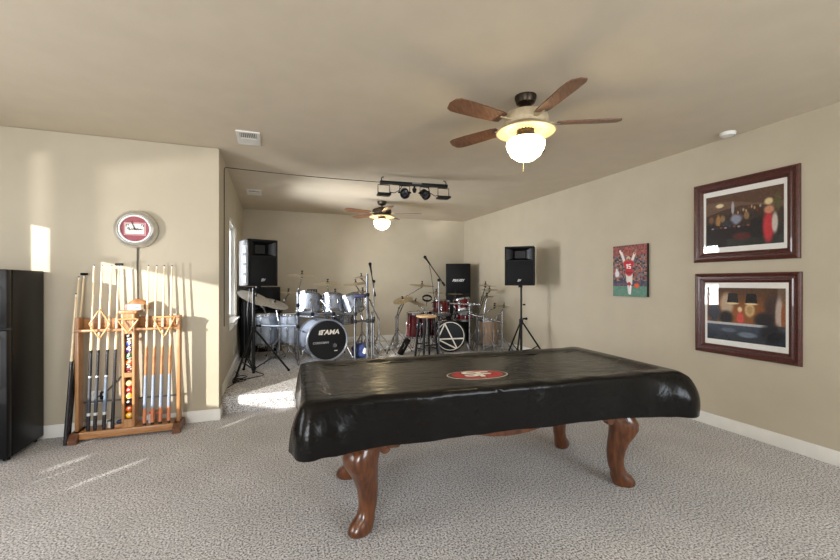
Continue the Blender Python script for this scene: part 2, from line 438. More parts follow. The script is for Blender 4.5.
def cover():
    a, b, rc = 1.21, .535, .05
    per = []
    def arc(cx, cy, a0): return [(cx+rc*math.cos(a0+R(90)*i/8), cy+rc*math.sin(a0+R(90)*i/8), a0+R(90)*i/8) for i in range(9)]
    def side(p, q, n, ang): return [(p[0]+(q[0]-p[0])*i/n, p[1]+(q[1]-p[1])*i/n, ang) for i in range(1, n)]
    c1 = arc(a-rc, -b+rc, R(-90)); c2 = arc(a-rc, b-rc, 0); c3 = arc(-a+rc, b-rc, R(90)); c4 = arc(-a+rc, -b+rc, R(180))
    per += c1 + side(c1[-1], c2[0], 34, 0) + c2 + side(c2[-1], c3[0], 70, R(90)) + c3 + side(c3[-1], c4[0], 34, R(180)) + c4 + side(c4[-1], c1[0], 70, R(270))
    n = len(per); bm = B()
    rnd = random.Random(3)
    ph = [rnd.uniform(0, 6.28) for _ in range(8)]
    def corner(x, y):
        """0 on sides .. 1 at corners"""
        dx = a-abs(x); dy = b-abs(y)
        return math.exp(-((dx*dx+dy*dy)/.05))
    rs = []
    # top: from centre outwards; felt area sits a little lower than the rails
    for s, z in ((.02, .788), (.25, .787), (.5, .786), (.68, .7855), (.78, .786)):
        rs.append([(x*s, y*s, z + .0015*math.sin(7*x*s+ph[0])*math.sin(9*y*s+ph[1])) for x, y, an in per])
    for inset, z in ((.165, .786), (.135, .789), (.115, .796), (.09, .8015), (.05, .8025), (.022, .8005), (.008, .795)):
        ring = []
        for x, y, an in per:
            fx, fy = (a-inset)/a, (b-inset)/b
            w = .0022*math.sin(14*x+ph[2]+3*y)+.0015*math.sin(31*x+ph[3])
            ring.append((x*fx, y*fy, z+w))
        rs.append(ring)
    for k in range(13):
        v = k/12
        ring = []
        for i, (x, y, an) in enumerate(per):
            cn = corner(x, y)
            hem = .552 - (.030 if x > 0 else .006)*min(1, abs(x)/a)**2.2 + (.0 if x > 0 else -.004)*cn
            if abs(abs(x)-a) < 1e-3: hem = .522 if x > 0 else .542
            z = .786 + (hem-.786)*v
            s = x*1.0 + y*.8
            fold = (.006*math.sin(9*s+ph[4])+.005*math.sin(17*s+ph[5]) + .002*math.sin(43*s+ph[6]))*v
            kf = .25 if y > 0 else (1.15 if x > 0 else .62)
            flare = .004 + .075*kf*v**(.42 if x > 0 else .7)*cn + .012*v + .022*kf*cn*math.sin(PI*v)
            crease = .012*v*cn*math.sin(46*(x-y*1.3)+ph[7])
            o = flare+fold+crease
            ring.append((x+o*math.cos(an), y+o*math.sin(an), z))
        rs.append(ring)
    # return inside the hem
    last = rs[-1]
    for dz, di in ((.004, .006), (.05, .012)):
        rs.append([(p[0]-di*math.cos(per[i][2]), p[1]-di*math.sin(per[i][2]), p[2]+dz) for i, p in enumerate(last)])
    bm.rings(rs, cap0=True, cap1=False)
    return bm
VINYL = mat('black_vinyl', (12, 11, 11), (17, 15, 14), rough=.21, scale=3, bump=.7, bscale=7, bdist=.012, spec=.2, stretch=(1.2, 2.2, 1))
cv = thing('table_cover', 'black vinyl pool table cover with a red oval emblem', 'table cover', (PT[0], PT[1], 0), PR)
cover().build('cover_sheet', VINYL, cv, ang=60)
# emblem: layered ellipses and interlocking letters
em = thing('tmp', None, None); C.objects.unlink(em); bpy.data.objects.remove(em)
def ell(rx, ry, z0, z1):
    b = B(); n = 48
    b.rings([[(rx*math.cos(2*PI*i/n), ry*math.sin(2*PI*i/n), z) for i in range(n)] for z in (z0, z1)]); return b
RED = mat('emblem_red', (176, 22, 36), (190, 30, 44), rough=.4)
EMW = mat('emblem_white', (232, 226, 214), rough=.4); EMB = mat('emblem_black', (15, 14, 14), rough=.4)
GOLD = mat('emblem_gold_white', (226, 214, 184), rough=.4)
emb = ell(.205, .118, 0, .0012).build('emblem', GOLD, cv, label='red oval emblem with white interlocking letters')
emb.location = (-.125, -.185, .7885); emb.rotation_euler = (0, 0, R(-3))
ell(.198, .112, .0012, .0020).build('black_ring', EMB, emb)
ell(.172, .106, .0020, .0028).build('red_field', RED, emb)
for ch, dx, dy in (('S', -.045, .012), ('F', .04, -.006)):
    for sz, bo, zz, mm, nm in ((.19, .010, .0033, EMB, 'letter_edge'), (.185, .004, .0042, EMW, 'letter')):
        l = link(nm, text_mesh(nm, ch, sz, .0006, .0, 1.25, bo), mm, emb); l.location = (dx, dy-.006, zz)

# ------------------------------------------------------------------ refrigerator
FR = mat('fridge_black', (10, 10, 12), (14, 14, 16), rough=.42, scale=90, bump=.25, bscale=260, bdist=.001, spec=.25)
t = thing('refrigerator', 'black top-freezer refrigerator standing against the left wall', 'refrigerator', (-2.225, 3.95, 0))
B().slab(-.33, .33, .075, .53, .03, 1.485, .008).build('body', FR, t)
B().slab(-.33, .33, .0, .068, .04, 1.02, .012).build('door', FR, t)
d1 = B().slab(-.33, .33, .0, .068, 1.03, 1.485, .012).build('freezer_door', FR, t)
B().slab(-.32, .32, .066, .077, .05, 1.475).build('door_gasket', mat('gasket_grey', (70, 70, 72)), t)
for z0, z1 in ((.58, .98), (1.07, 1.36)):
    B().tube([(.27, -.002, z0), (.27, -.04, z0+.02), (.27, -.04, z1-.02), (.27, -.002, z1)], .011, 8).build('handle', STEEL, t)
for x in (-.28, .28):
    for y in (.1, .48): B().cyl((x, y, 0), (x, y, .035), .022).build('foot', BLACK, t)

# ------------------------------------------------------------------ wall clock
t = thing('wall_clock', 'round chrome rimmed neon wall clock with a maroon face above the cue rack', 'clock', (-1.2, CY, 1.885))
MX = Matrix.Rotation(R(90), 4, 'X')      # local z -> -y
B().lathe([(0, 0), (.160, 0), (.176, .012), (.178, .03), (.172, .055), (.158, .078), (.140, .086), (.131, .070), (.131, .06), (0, .06)], 56, MX).build('chrome_rim', mat('satin_chrome', (206, 204, 198), (222, 220, 214), rough=.3, metal=.8), t)
B().lathe([(.116, .060), (.130, .060), (.129, .076), (.123, .079), (.117, .076)], 56, MX).build('neon_ring', mat('white_neon_tube', (246, 246, 240), rough=.3), t)
MAR = mat('clock_maroon', (132, 50, 62), (146, 62, 72), rough=.45)
face = B().lathe([(0, .058), (.117, .058), (.117, .064), (0, .064)], 56, MX).build('clock_face', MAR, t)
CW = mat('clock_cream', (226, 222, 212), rough=.5); CB = mat('clock_ink', (24, 22, 22), rough=.5); CP = mat('clock_pink', (204, 160, 160), rough=.5)
B().box((0, -.0647, 0), (.172, .0014, .118)).build('border_panel', CP, face)
B().box((0, -.0657, 0), (.160, .0014, .106)).build('border_panel', MAR, face)
B().box((0, -.0667, 0), (.150, .0014, .096)).build('white_panel', CW, face)
for sx in (-1, 1):
    o = B(); o.box((sx*.060, -.0677, .040), (.024, .0012, .007)); o.box((sx*.068, -.0677, .030), (.007, .0012, .022)); o.box((sx*.05, -.0677, .034), (.006, .0012, .010)); o.build('corner_ornament', CB, face)
sc = [(-.052, .0), (-.058, .008), (-.05, .014), (-.04, .006), (-.048, -.008), (-.03, -.004), (-.022, .008), (-.018, -.006), (-.008, .006), (-.002, -.006), (.008, .006), (.014, -.008), (.024, .010), (.03, -.006), (.042, .006), (.05, -.004), (.06, .0)]
B().tube([(x, -.0682, z-.004) for x, z in sc], .0042, 6).build('script_mark', CB, face)
def hand(ang, ln, w):
    b = B(); M = Matrix.Rotation(R(ang), 4, 'Y')
    b.box((0, 0, 0), (.001, .001, .001))
    b.bm.clear()
    pts = [(-w, -.012), (w, -.012), (w*.4, ln), (-w*.4, ln)]
    b.rings([[M @ Vector((x, y, z)) for x, z in pts] for y in (-.0715, -.0700)]); return b
hand(-22, .075, .0060).build('hour_hand', CB, t); hand(96, .065, .0050).build('minute_hand', CB, t)
B().lathe([(0, .064), (.006, .064), (.006, .075), (0, .075)], 12, MX).build('hub', CB, t)
tag(B().tube([(-1.195, CY-.006, 1.712), (-1.197, CY-.006, 1.5), (-1.195, CY-.006, 1.2), (-1.2, CY-.006, .9), (-1.24, CY-.006, .6), (-1.45, CY-.006, .36), (-1.51, CY-.012, .33)], .0075, 8).build('power_cord', mat('cord_grey', (74, 66, 56), (84, 76, 64))),
    'dark cord hanging straight down from the wall clock', 'cord')
t = thing('wall_outlet', 'white outlet plate low on the wall behind the left cues', 'outlet', (-1.52, CY, .33), group='wall outlets')
B().box((0, -.004, 0), (.075, .008, .118), .003).build('plate', WHITE, t)
for s in (-1, 1): B().box((0, -.009, s*.028), (.034, .003, .034), .006).build('socket', mat('socket_white', (205, 203, 198)), t)
t2 = dup(t, (CX, 6.08, .45), (0, 0, R(90)), 'white outlet plate low on the alcove wall below the window')
t = thing('plug_adapter', 'small black plug adapter on the wall behind the left cues', 'adapter', (-1.455, CY, .345))
B().box((0, -.02, 0), (.05, .04, .07), .006).build('body', BLACK, t); B().box((.008, -.042, .012), (.018, .004, .02), .002).build('label_plate', EMW, t)

# ------------------------------------------------------------------ cue rack
t = thing('cue_rack', 'honey oak floor rack holding pool cues and balls below the clock', 'cue rack', (-1.21, 4.34, 0))
RX0, RX1 = -.40, .40
B().slab(RX0, RX1, -.085, .10, .022, .085, .008).build('base', OAKH, t)
for s in (-1, 1):
    fb = B(); x = s*.385
    fb.prism([(-.13, 0), (-.085, 0), (-.06, .02), (.07, .02), (.09, 0), (.13, 0), (.13, .04), (.085, .085), (-.085, .085), (-.13, .04)], -.032, .032)
    bmesh.ops.transform(fb.bm, matrix=Matrix.Translation((x, 0, 0)) @ Matrix.Rotation(R(90), 4, 'Z'), verts=fb.bm.verts)
    fb.build('foot', mat('walnut_foot', (86, 52, 34), (112, 72, 48), rough=.4), t, label='darker wooden end foot')
    B().slab(x-.014, x+.014, -.040, .06, .08, 1.075, .004).build('side_post', OAK, t)
rail = B(); rail.slab(RX0, RX1, -.055, .065, .950, .972, .004); rail.build('cue_rail', OAKH, t)
B().slab(-.37, -.05, .055, .075, .972, 1.06, .004).build('back_board', OAKH, t)
B().slab(.05, .37, .055, .075, .972, 1.07, .004).build('back_board', OAKH, t)
B().slab(RX0+.02, RX1-.02, .062, .078, .30, .315).build('cross_wire', STEEL, t)
col = B(); gx = .06
for s in (-1, 1): col.slab(-.049 if s < 0 else .029, -.029 if s < 0 else .049, -.07, .05, .085, 1.12, .003)
col.slab(-.048, .048, .0505, .0545, .086, 1.119)
col.slab(-.0285, .0285, -.069, .029, .086, .158); col.slab(-.0285, .0285, -.069, .029, .535, .575); col.slab(-.0285, .0285, -.069, .029, .925, 1.119)
# wood lips that keep the balls in
col.build('ball_column', OAK, t)
B().slab(-.068, .068, -.085, .065, 1.105, 1.135, .006).build('column_cap', OAK, t)

# balls
def ball(z, kind, c, nm):
    me = B().sphere((0, 0, 0), .0283, u=20, v=14).mesh('pool_ball', 90)
    base = mat('ball_'+nm, c, rough=.12, coat=.5); wh = mat('ball_white', (232, 228, 214), rough=.12, coat=.5)
    me.materials.append(base); me.materials.append(wh)
    for p in me.polygons:
        y = p.center
        if kind == 'stripe' and abs(y.z) > .015: p.material_index = 1
        if kind == 'cue': p.material_index = 1
        if (y - Vector((.006, -.0275, .004))).length < .0095: p.material_index = 1
    o = link('pool_ball', me, None); o.location = (-1.21, 4.34-.036, z); o.rotation_euler = (R(random.uniform(-20, 20)), R(random.uniform(-25, 25)), R(random.uniform(-30, 30)))
    return o
BC = dict(yellow=(232, 178, 40), red=(190, 36, 30), orange=(220, 96, 34), black=(20, 20, 22), blue=(40, 60, 140), green=(34, 100, 66), maroon=(110, 28, 36), cream=(236, 206, 140), purple=(70, 44, 110))
lower = [('yellow', 'solid'), ('orange', 'solid'), ('black', 'solid'), ('yellow', 'stripe'), ('red', 'solid'), ('cream', 'solid')]
names = ['lowest', 'second', 'third', 'fourth', 'fifth', 'sixth']
for i, (c, k) in enumerate(lower):
    desc = {'stripe': 'striped', 'solid': 'solid'}[k]
    tag(ball(.187+.0575*i, k, BC[c], c), f'{desc} {c} pool ball, {names[i]} from the bottom of the rack ball column', 'ball', 'pool balls in the rack column')
upper = [('maroon', 'stripe'), ('orange', 'stripe'), ('green', 'stripe'), ('purple', 'stripe'), ('blue', 'stripe'), ('black', 'stripe')]
names = ['lowest', 'second', 'third', 'fourth', 'fifth', 'topmost']
for i, (c, k) in enumerate(upper):
    tag(ball(.604+.0575*i, k, BC[c], c), f'white ball with {c} band, {names[i]} in the upper slot of the ball column', 'ball', 'pool balls in the rack column')

# cues
def lean(o, p0, p1):
    o.location = p0
    o.rotation_mode = 'QUATERNION'; o.rotation_quaternion = (Vector(p1)-Vector(p0)).to_track_quat('Z', 'Y')
def cue(name, label, p0, p1, style, group, bridge=False):
    L_ = (Vector(p1)-Vector(p0)).length
    t = thing(name, label, 'cue', group=group)
    r = lambda z: .0150 - (.0150-.0062)*(z/L_)**1.05
    def seg(nm, a, b, m, lb=None, k=1.0): B().cyl((0, 0, a), (0, 0, b), r(a)*k, r(b)*k, 14).build(nm, m, t, label=lb)
    seg('bumper', 0, .02, mat('rubber_black', (22, 20, 20), rough=.7), k=.9)
    if style == 'dark':
        D1 = mat('cue_ebony', (26, 26, 30), (36, 36, 42), rough=.25, coat=.4); 
        seg('butt_cap', .02, .13, D1); seg('ring', .13, .155, mat('cue_silver_ring', (205, 205, 205), rough=.3, metal=.4), 'pale ring', 1.04)
        seg('wrap', .155, .46, mat('cue_wrap_charcoal', (44, 46, 54), (60, 62, 72), rough=.6, scale=200)); seg('ring', .46, .475, MATS['cue_silver_ring'], 'pale ring', 1.04)
        seg('forearm', .475, .68, D1); seg('joint', .68, .70, BLACKM, k=1.03)
    elif style == 'blue':
        D1 = mat('cue_steel_blue', (86, 100, 120), (110, 124, 142), rough=.3, coat=.4)
        seg('butt_cap', .02, .13, MATS['cue_ebony']); seg('ring', .13, .155, MATS['cue_silver_ring'], 'pale ring', 1.04)
        seg('wrap', .155, .46, D1); seg('ring', .46, .475, MATS['cue_silver_ring'], 'pale ring', 1.04); seg('forearm', .475, .68, MATS['cue_ebony']); seg('joint', .68, .70, BLACKM, k=1.03)
    elif style == 'black':
        seg('butt_cap', .02, .13, MATS['cue_ebony']); seg('wrap', .13, .62, MATS['cue_ebony']); seg('forearm', .62, .70, MATS['cue_ebony'])
    else:
        O = mat('cue_orange_wood', (164, 106, 66), (190, 132, 88), rough=.25, coat=.4)
        seg('butt_cap', .02, .15, mat('cue_rust', (196, 116, 78), (212, 138, 98), rough=.25, coat=.4)); seg('wrap', .15, .45, mat('cue_wrap_bluegrey', (112, 124, 144), (142, 152, 170), rough=.6, scale=200), 'blue grey wrap')
        seg('forearm', .45, .70, O); seg('joint', .70, .715, mat('cue_brass', (190, 160, 110), rough=.3, metal=.8), k=1.03)
    a = .715 if style == 'orange' else .70
    seg('shaft', a, L_-.03, MAPLE); seg('ferrule', L_-.03, L_-.010, EMW); seg('tip', L_-.010, L_, mat('leather_tip', (70, 78, 92), rough=.8))
    if bridge:
        B().box((0, 0, L_+.006), (.07, .012, .022), .004).build('bridge_head', BLACKM, t, label='black bridge head')
    lean(t, p0, p1); return t
zb = .086
G = 'cues standing in the oak rack'
for (xb, xt, stl, lb, br) in (
    (-1.508, -1.492, 'dark', 'leftmost of the four dark cues in the left half of the rack', 0),
    (-1.460, -1.432, 'dark', 'dark cue second from left in the left half of the rack', 0),
    (-1.395, -1.362, 'blue', 'cue with a steel blue wrap, third from left in the rack', 0),
    (-1.332, -1.305, 'black', 'plain black butted stick with a crosspiece on its tip in the rack', 1)):
    cue('pool_cue', lb, (xb, 4.285, zb), (xt, 4.365, 1.543), stl, G, br)
for (xb, xt, nm) in ((-1.090, -1.078, 'leftmost'), (-1.030, -1.012, 'second from left'), (-.966, -.950, 'third from left'), (-.900, -.888, 'rightmost')):
    cue('pool_cue', f'orange and blue grey cue, {nm} of four right of the ball column', (xb, 4.285, zb), (xt, 4.365, 1.548), 'orange', G)
G = 'cues leaning outside the rack'
cue('pool_cue', 'black stick with a crosspiece on top leaning outside the rack', (-1.665, 4.335, .004), (-1.60, 4.462, 1.455), 'black', G, 1)
cue('pool_cue', 'slim dark cue outside the rack left post, reaching nearly as high as the crosspiece', (-1.658, 4.265, .004), (-1.630, 4.440, 1.44), 'black', G, 0)
cue('pool_cue', 'short dark cue leaning outside the rack left post', (-1.642, 4.215, .006), (-1.614, 4.345, 1.29), 'black', G, 0)

# triangle and diamond ball racks hung on the rail
WR = mat('rack_frame_wood', (186, 142, 92), (206, 164, 112), rough=.4)
def ball_frame(c, pts, label, nm='ball_rack'):
    o = B().tube([(x, .006*(i % 2), z) for i, (x, z) in enumerate(pts)], .007, 8, closed=True).build(nm, WR)
    o.location = c; return tag(o, label, 'ball rack', 'wooden ball racks on the cue rack')
def loop(poly, n=6):
    out = []
    for (a, b), (c, d) in zip(poly, poly[1:]+poly[:1]):
        for i in range(n): out.append((a+(c-a)*(i+.15)/n, b+(d-b)*(i+.15)/n))
    return out
ball_frame((-1.415, 4.255, 1.02), loop([(0, .13), (.075, 0), (0, -.13), (-.075, 0)]), 'wooden diamond ball rack hung on the rail among the left cues')
ball_frame((-.93, 4.255, .98), loop([(.09, .09), (0, -.10), (-.09, .09)]), 'wooden triangle ball rack hung on the rail among the right cues')
ball_frame((-1.20, 4.225, 1.01), loop([(.08, .05), (0, -.075), (-.08, .05)]), 'small pale triangle rack hung on the ball column')
# things lying on the rack
t = thing('carton', 'white carton with red and blue print on top of the ball column', 'box', (-1.17, 4.305, 1.1365), R(-8))
B().box((0, 0, .025), (.12, .07, .05), .002).build('carton_body', EMW, t)
B().box((-.05, -.001, .025), (.02, .0715, .0505), .001).build('side_panel', mat('carton_red', (190, 110, 104)), t)
B().box((.015, -.0355, .022), (.06, .002, .022), .0005).build('print_band', mat('carton_blue', (112, 128, 160)), t)
o = B().sphere((0, 0, 0), .085, (1.1, .34, 1.0), 24, 14)
for v in o.bm.verts: v.co.z = max(v.co.z, -.012)
tag(o.build('leather_pouch', mat('brown_leather', (132, 88, 50), (158, 110, 66), rough=.5, bump=.3)), 'rounded brown leather pouch on top of the ball column behind the carton', 'pouch').location = (-1.16, 4.375, 1.149)
t = thing('table_brush', 'dark blue table brush with a tan block on the rack base', 'brush', (-1.278, 4.30, .086), R(15))
B().box((0, 0, .018), (.075, .04, .034), .006).build('block', OAKH, t); B().sphere((.004, 0, .05), .03, (1.1, .7, .7)).build('bristles', mat('navy_bristle', (36, 44, 66), rough=.8, bump=.5), t)
t = thing('chalk_tin', 'small white tin standing on the rack base beside the black stick', 'tin', (-1.365, 4.335, .086))
B().lathe([(0, 0), (.02, 0), (.02, .055), (0, .055)], 20).build('can', EMW, t); B().lathe([(0, .055), (.021, .055), (.021, .063), (0, .063)], 20).build('lid', STEEL, t)
t = thing('chalk_box', 'small brown box standing on the rack base between the orange cues', 'box', (-.998, 4.355, .086), R(6))
B().box((0, 0, .055), (.045, .03, .11), .003).build('box_body', mat('brown_card', (128, 88, 62), rough=.7), t); B().box((0, -.0005, .085), (.046, .0305, .02), .001).build('label_band', mat('rust_card', (170, 90, 60)), t)
t = thing('bottle', 'small clear bottle with a red cap on the rack base', 'bottle', (-1.058, 4.345, .086))
B().lathe([(0, 0), (.017, 0), (.017, .06), (.008, .075), (.008, .085), (0, .085)], 16).build('body', mat('pale_bottle', (206, 200, 196), rough=.2), t); B().cyl((0, 0, .083), (0, 0, .10), .010).build('cap', RED, t)

# ------------------------------------------------------------------ pictures on the right wall
PAINT = paint_mat('picture_print'); PGL = glass_mat('picture_glass', ior=1.3)
def smooth(e0, e1, x):
    x = max(0, min(1, (x-e0)/(e1-e0))); return x*x*(3-2*x)
def mixc(a, b, k): return tuple(p+(q-p)*k for p, q in zip(a, b))
def h2(i, j, s=0):
    v = math.sin(i*127.1+j*311.7+s*74.7)*43758.5453; return v-math.floor(v)
def blob(c, u, v, cu, cv, ru, rv, colr, soft=.35):
    d = math.hypot((u-cu)/ru, (v-cv)/rv); return mixc(c, colr, 1-smooth(1-soft, 1+soft, d))
def art_upper(u, v):
    c = mixc((40, 28, 22), (86, 62, 46), smooth(.1, .95, v))
    if v > .62+.12*math.sin(u*3.2): c = mixc(c, (128, 98, 78), .75)
    if v > .80+.08*math.sin(u*4+1): c = mixc(c, (92, 60, 44), .8)
    for k in range(8):
        c = blob(c, u, v, .08+.08*k, .50+.05*h2(k, 1), .035, .07, ((132, 92, 62), (96, 84, 84), (150, 120, 84), (60, 48, 46))[k % 4])
    c = blob(c, u, v, .20, .80, .055, .04, (244, 226, 180)); c = blob(c, u, v, .18, .5, .03, .13, (176, 128, 66))
    c = blob(c, u, v, .42, .50, .07, .09, (150, 156, 176)); c = blob(c, u, v, .30, .42, .09, .07, (56, 54, 62)); c = blob(c, u, v, .38, .72, .02, .12, (190, 186, 190))
    if v < .33-.18*u+.12: c = mixc(c, (30, 22, 24), .9)
    if v < .14: c = (40, 44, 40) if u > .3 else (32, 26, 26)
    c = blob(c, u, v, .50, .18, .12, .07, (92, 34, 34))
    c = blob(c, u, v, .70, .30, .10, .17, (28, 26, 30))
    c = blob(c, u, v, .825, .30, .065, .28, (206, 56, 66)); c = blob(c, u, v, .90, .36, .035, .18, (214, 206, 196)); c = blob(c, u, v, .835, .60, .06, .07, (214, 150, 120)); c = blob(c, u, v, .83, .745, .05, .06, (232, 214, 164))
    c = blob(c, u, v, .93, .72, .04, .16, (96, 88, 52))
    for k in range(9):
        c = blob(c, u, v, .45+.035*k, .60+.10*h2(k, 7), .012, .03, ((196, 150, 90), (120, 60, 44), (170, 160, 140))[k % 3])
        c = blob(c, u, v, .10+.06*k, .36+.03*h2(k, 9), .02, .016, ((180, 160, 150), (60, 56, 66), (150, 70, 60))[k % 3])
    n = h2(int(u*60), int(v*50), 2)-.5
    return tuple(x+n*16 for x in c)
def art_lower(u, v):
    c = mixc((150, 92, 48), (92, 62, 40), smooth(.55, 1.0, v))
    c = blob(c, u, v, .58, .60, .06, .12, (224, 200, 150)); c = blob(c, u, v, .58, .60, .04, .08, (188, 152, 104))
    c = blob(c, u, v, .86, .68, .10, .22, (74, 52, 48)); c = blob(c, u, v, .28, .7, .09, .2, (196, 172, 146))
    for cu in (.36, .60): 
        if .72 < v < .90 and abs(u-cu) < .06+.10*(.90-v): c = (28, 24, 24)
        c = blob(c, u, v, cu, .71, .08, .018, (240, 220, 170))
    c = blob(c, u, v, .10, .52, .09, .18, (64, 66, 78)); c = blob(c, u, v, .27, .43, .09, .13, (32, 30, 36)); c = blob(c, u, v, .76, .42, .12, .14, (34, 32, 38))
    c = blob(c, u, v, .46, .44, .045, .12, (214, 84, 74)); c = blob(c, u, v, .455, .60, .03, .05, (236, 206, 160)); c = blob(c, u, v, .93, .55, .045, .28, (188, 170, 160))
    c = blob(c, u, v, .97, .5, .02, .22, (150, 80, 40))
    if v < .33: c = mixc((42, 48, 58), (70, 80, 96), smooth(0, .33, v)); c = blob(c, u, v, .55, .14, .12, .05, (124, 136, 152)); c = blob(c, u, v, .3, .2, .1, .04, (100, 112, 128))
    if .30 < v < .345: c = (196, 196, 196) if u < .8 else (60, 60, 70)
    c = blob(c, u, v, .85, .2, .14, .16, (26, 28, 36))
    n = h2(int(u*60), int(v*50), 5)-.5
    return tuple(x+n*14 for x in c)
def framed(loc, W, Hh, label, fn, aw, ah):
    t = thing('framed_picture', label, 'picture', loc, R(-90), group='framed pictures on the right wall')   # local x runs towards -Y of the room
    fw = .088
    prof = [(0, .0), (0, -.020), (.006, -.030), (.016, -.034), (.026, -.030), (.034, -.024), (.050, -.023), (.058, -.028), (.066, -.027), (.074, -.018), (.088, -.012), (.088, 0)]
    fr = B(); rs = []
    for i, y in prof:
        x, z = W/2-i, Hh/2-i
        rs.append([(-x, y, -z), (x, y, -z), (x, y, z), (-x, y, z)])
    fr.rings(rs, cap0=False, cap1=False)
    fr.build('frame', MAHOG, t, ang=25)
    iw, ih = W-2*fw, Hh-2*fw
    B().box((0, -.004, 0), (iw+.02, .006, ih+.02)).build('mat_board', mat('white_mat_board', (244, 243, 239), (246, 245, 241), rough=.8), t)
    a = painted('print', 120, 90, aw, ah, fn, PAINT, t); a.location = (0, -.0085, 0)
    B().box((0, -.0112, 0), (iw+.01, .002, ih+.01)).build('glass', PGL, t)
    return t
PZ = (1.581+2.345)/2; PYc = (1.956+2.817)/2
framed((XR-.001, PYc, PZ), .861, .764, 'upper of two mahogany framed bar scenes, a red dress figure at its right', art_upper, .635, .49)
framed((XR-.001, (1.946+2.803)/2, (1.473+.706)/2), .857, .765, 'lower of two mahogany framed pictures, an orange room above a dark table', art_lower, .635, .49)
def art_player(u, v):
    c = (74, 70, 76); i, j = int(u*26), int(v*34)
    r = h2(i, j)
    if v > .20:
        pal = [(58, 56, 64), (92, 84, 88), (136, 96, 84), (44, 44, 54), (150, 70, 60), (110, 108, 120), (170, 120, 96)]
        c = pal[int(r*len(pal))]
        if v > .80: c = mixc(c, (176, 62, 50), .45)
    else: c = mixc((80, 122, 106), (98, 140, 122), h2(i, j, 3))
    if .20 < v < .30: c = mixc(c, (60, 62, 92), .6)
    c = blob(c, u, v, .13, .44, .07, .07, (220, 218, 220)); c = blob(c, u, v, .12, .52, .03, .03, (220, 214, 210))
    c = blob(c, u, v, .72, .21, .07, .045, (224, 84, 40))
    # legs
    def limb(c, a, b, w, colr):
        ax, ay = a; bx, by = b; L2 = (bx-ax)**2+(by-ay)**2
        k = max(0, min(1, ((u-ax)*(bx-ax)+(v-ay)*(by-ay))/L2)); d = math.hypot((u-ax-k*(bx-ax))*.786, v-ay-k*(by-ay))
        return mixc(c, colr, 1-smooth(w*.7, w*1.2, d))
    c = limb(c, (.45, .44), (.47, .30), .045, (214, 208, 200)); c = limb(c, (.55, .44), (.54, .26), .045, (222, 216, 208))
    c = limb(c, (.50, .24), (.53, .17), .04, (176, 34, 40)); c = limb(c, (.54, .19), (.52, .06), .028, (230, 228, 226)); c = limb(c, (.47, .2), (.49, .07), .02, (216, 212, 210))
    c = limb(c, (.36, .67), (.27, .85), .032, (224, 214, 206)); c = limb(c, (.58, .68), (.66, .83), .032, (224, 214, 206))
    c = limb(c, (.26, .84), (.22, .90), .022, (236, 226, 216)); c = limb(c, (.66, .83), (.70, .89), .02, (160, 110, 84))
    c = limb(c, (.40, .64), (.56, .64), .065, (188, 30, 44)); c = limb(c, (.47, .62), (.50, .48), .085, (188, 30, 44)); c = limb(c, (.42, .46), (.58, .46), .02, (140, 24, 34))
    c = blob(c, u, v, .475, .745, .060, .045, (206, 176, 140)); c = blob(c, u, v, .475, .72, .03, .02, (110, 82, 70))
    # jersey number 15
    for (x0, x1, y0, y1) in ((.43, .455, .54, .63), (.41, .44, .61, .625), (.48, .55, .612, .63), (.48, .505, .58, .62), (.48, .55, .574, .592), (.53, .555, .55, .585), (.475, .55, .54, .557)):
        if x0 <= u <= x1 and y0 <= v <= y1: c = (238, 236, 234)
    return c
t = thing('canvas_print', 'unframed canvas photo of a football player in red raising both arms', 'picture', (XR-.001, (3.342+3.82)/2, 1.525), R(-90))
B().box((0, -.0165, 0), (.478, .033, .608), .002).build('stretcher', mat('canvas_black_edge', (26, 22, 22), rough=.7), t, label='black canvas edge')
a = painted('print', 96, 122, .474, .604, art_player, PAINT, t); a.location = (0, -.0355, 0)

# ------------------------------------------------------------------ PA loudspeakers on stands
SLAT = mat('grey_plastic', (118, 118, 120), (140, 140, 142), rough=.5)
def pa_speaker(loc, rz, label, W=.43):
    t = thing('loudspeaker', label, 'loudspeaker', loc, rz, group='loudspeakers on tripod stands')
    D, Hh = .34, .585
    c = B(); c.box((0, .09, Hh/2), (W, D-.10, Hh), .018)
    for v in c.bm.verts:
        if v.co.y > .1: v.co.x *= .95
    c.slab(-W/2, -W/2+.022, -D/2, -.02, .0, Hh, .008); c.slab(W/2-.022, W/2, -D/2, -.02, .0, Hh, .008)
    c.slab(-W/2, W/2, -D/2, -.02, Hh-.026, Hh, .008); c.slab(-W/2, W/2, -D/2, -.02, 0, .02, .008)
    c.slab(-W/2+.02, W/2-.02, -D/2+.004, -.02, .365, .378)
    c.build('cabinet', BLACK, t)
    h = B(); w2, z0, z1 = W/2-.022, .378, Hh-.026; zc = (z0+z1)/2
    rs = []
    for k, y in ((1.0, -D/2+.006), (.8, -D/2+.02), (.52, -D/2+.06), (.40, -D/2+.12)):
        ww, zz = w2*k, (z1-z0)/2*(.35+.65*k)
        rs.append([(-ww, y, zc-zz), (ww, y, zc-zz), (ww, y, zc+zz), (-ww, y, zc+zz)])
    h.rings(rs, cap0=False, cap1=True); h.build('horn', BLACKM, t, ang=20)
    g = B(); g.slab(-w2+.002, w2-.002, -D/2+.004, -D/2+.016, .02, .366, .005)
    g.build('grille', GRILLE, t)
    b = link('badge', text_mesh('badge', 'EV', .045, .001, .35, .9, .0015), mat('silver_badge', (200, 200, 204), rough=.3), t, 'small silver badge'); b.rotation_euler = (R(90), 0, 0); b.location = (-.005, -D/2+.002, .075)
    for i in range(4):
        z = .085+.125*i
        B().box((-W/2-.001, -.055, z), (.006, .11, .095), .006).build('side_panel', SLAT, t, label='pale grey side panel')
    B().lathe([(0, -.03), (.035, -.03), (.03, 0), (0, 0)], 16).build('pole_socket', BLACKM, t)
    return t
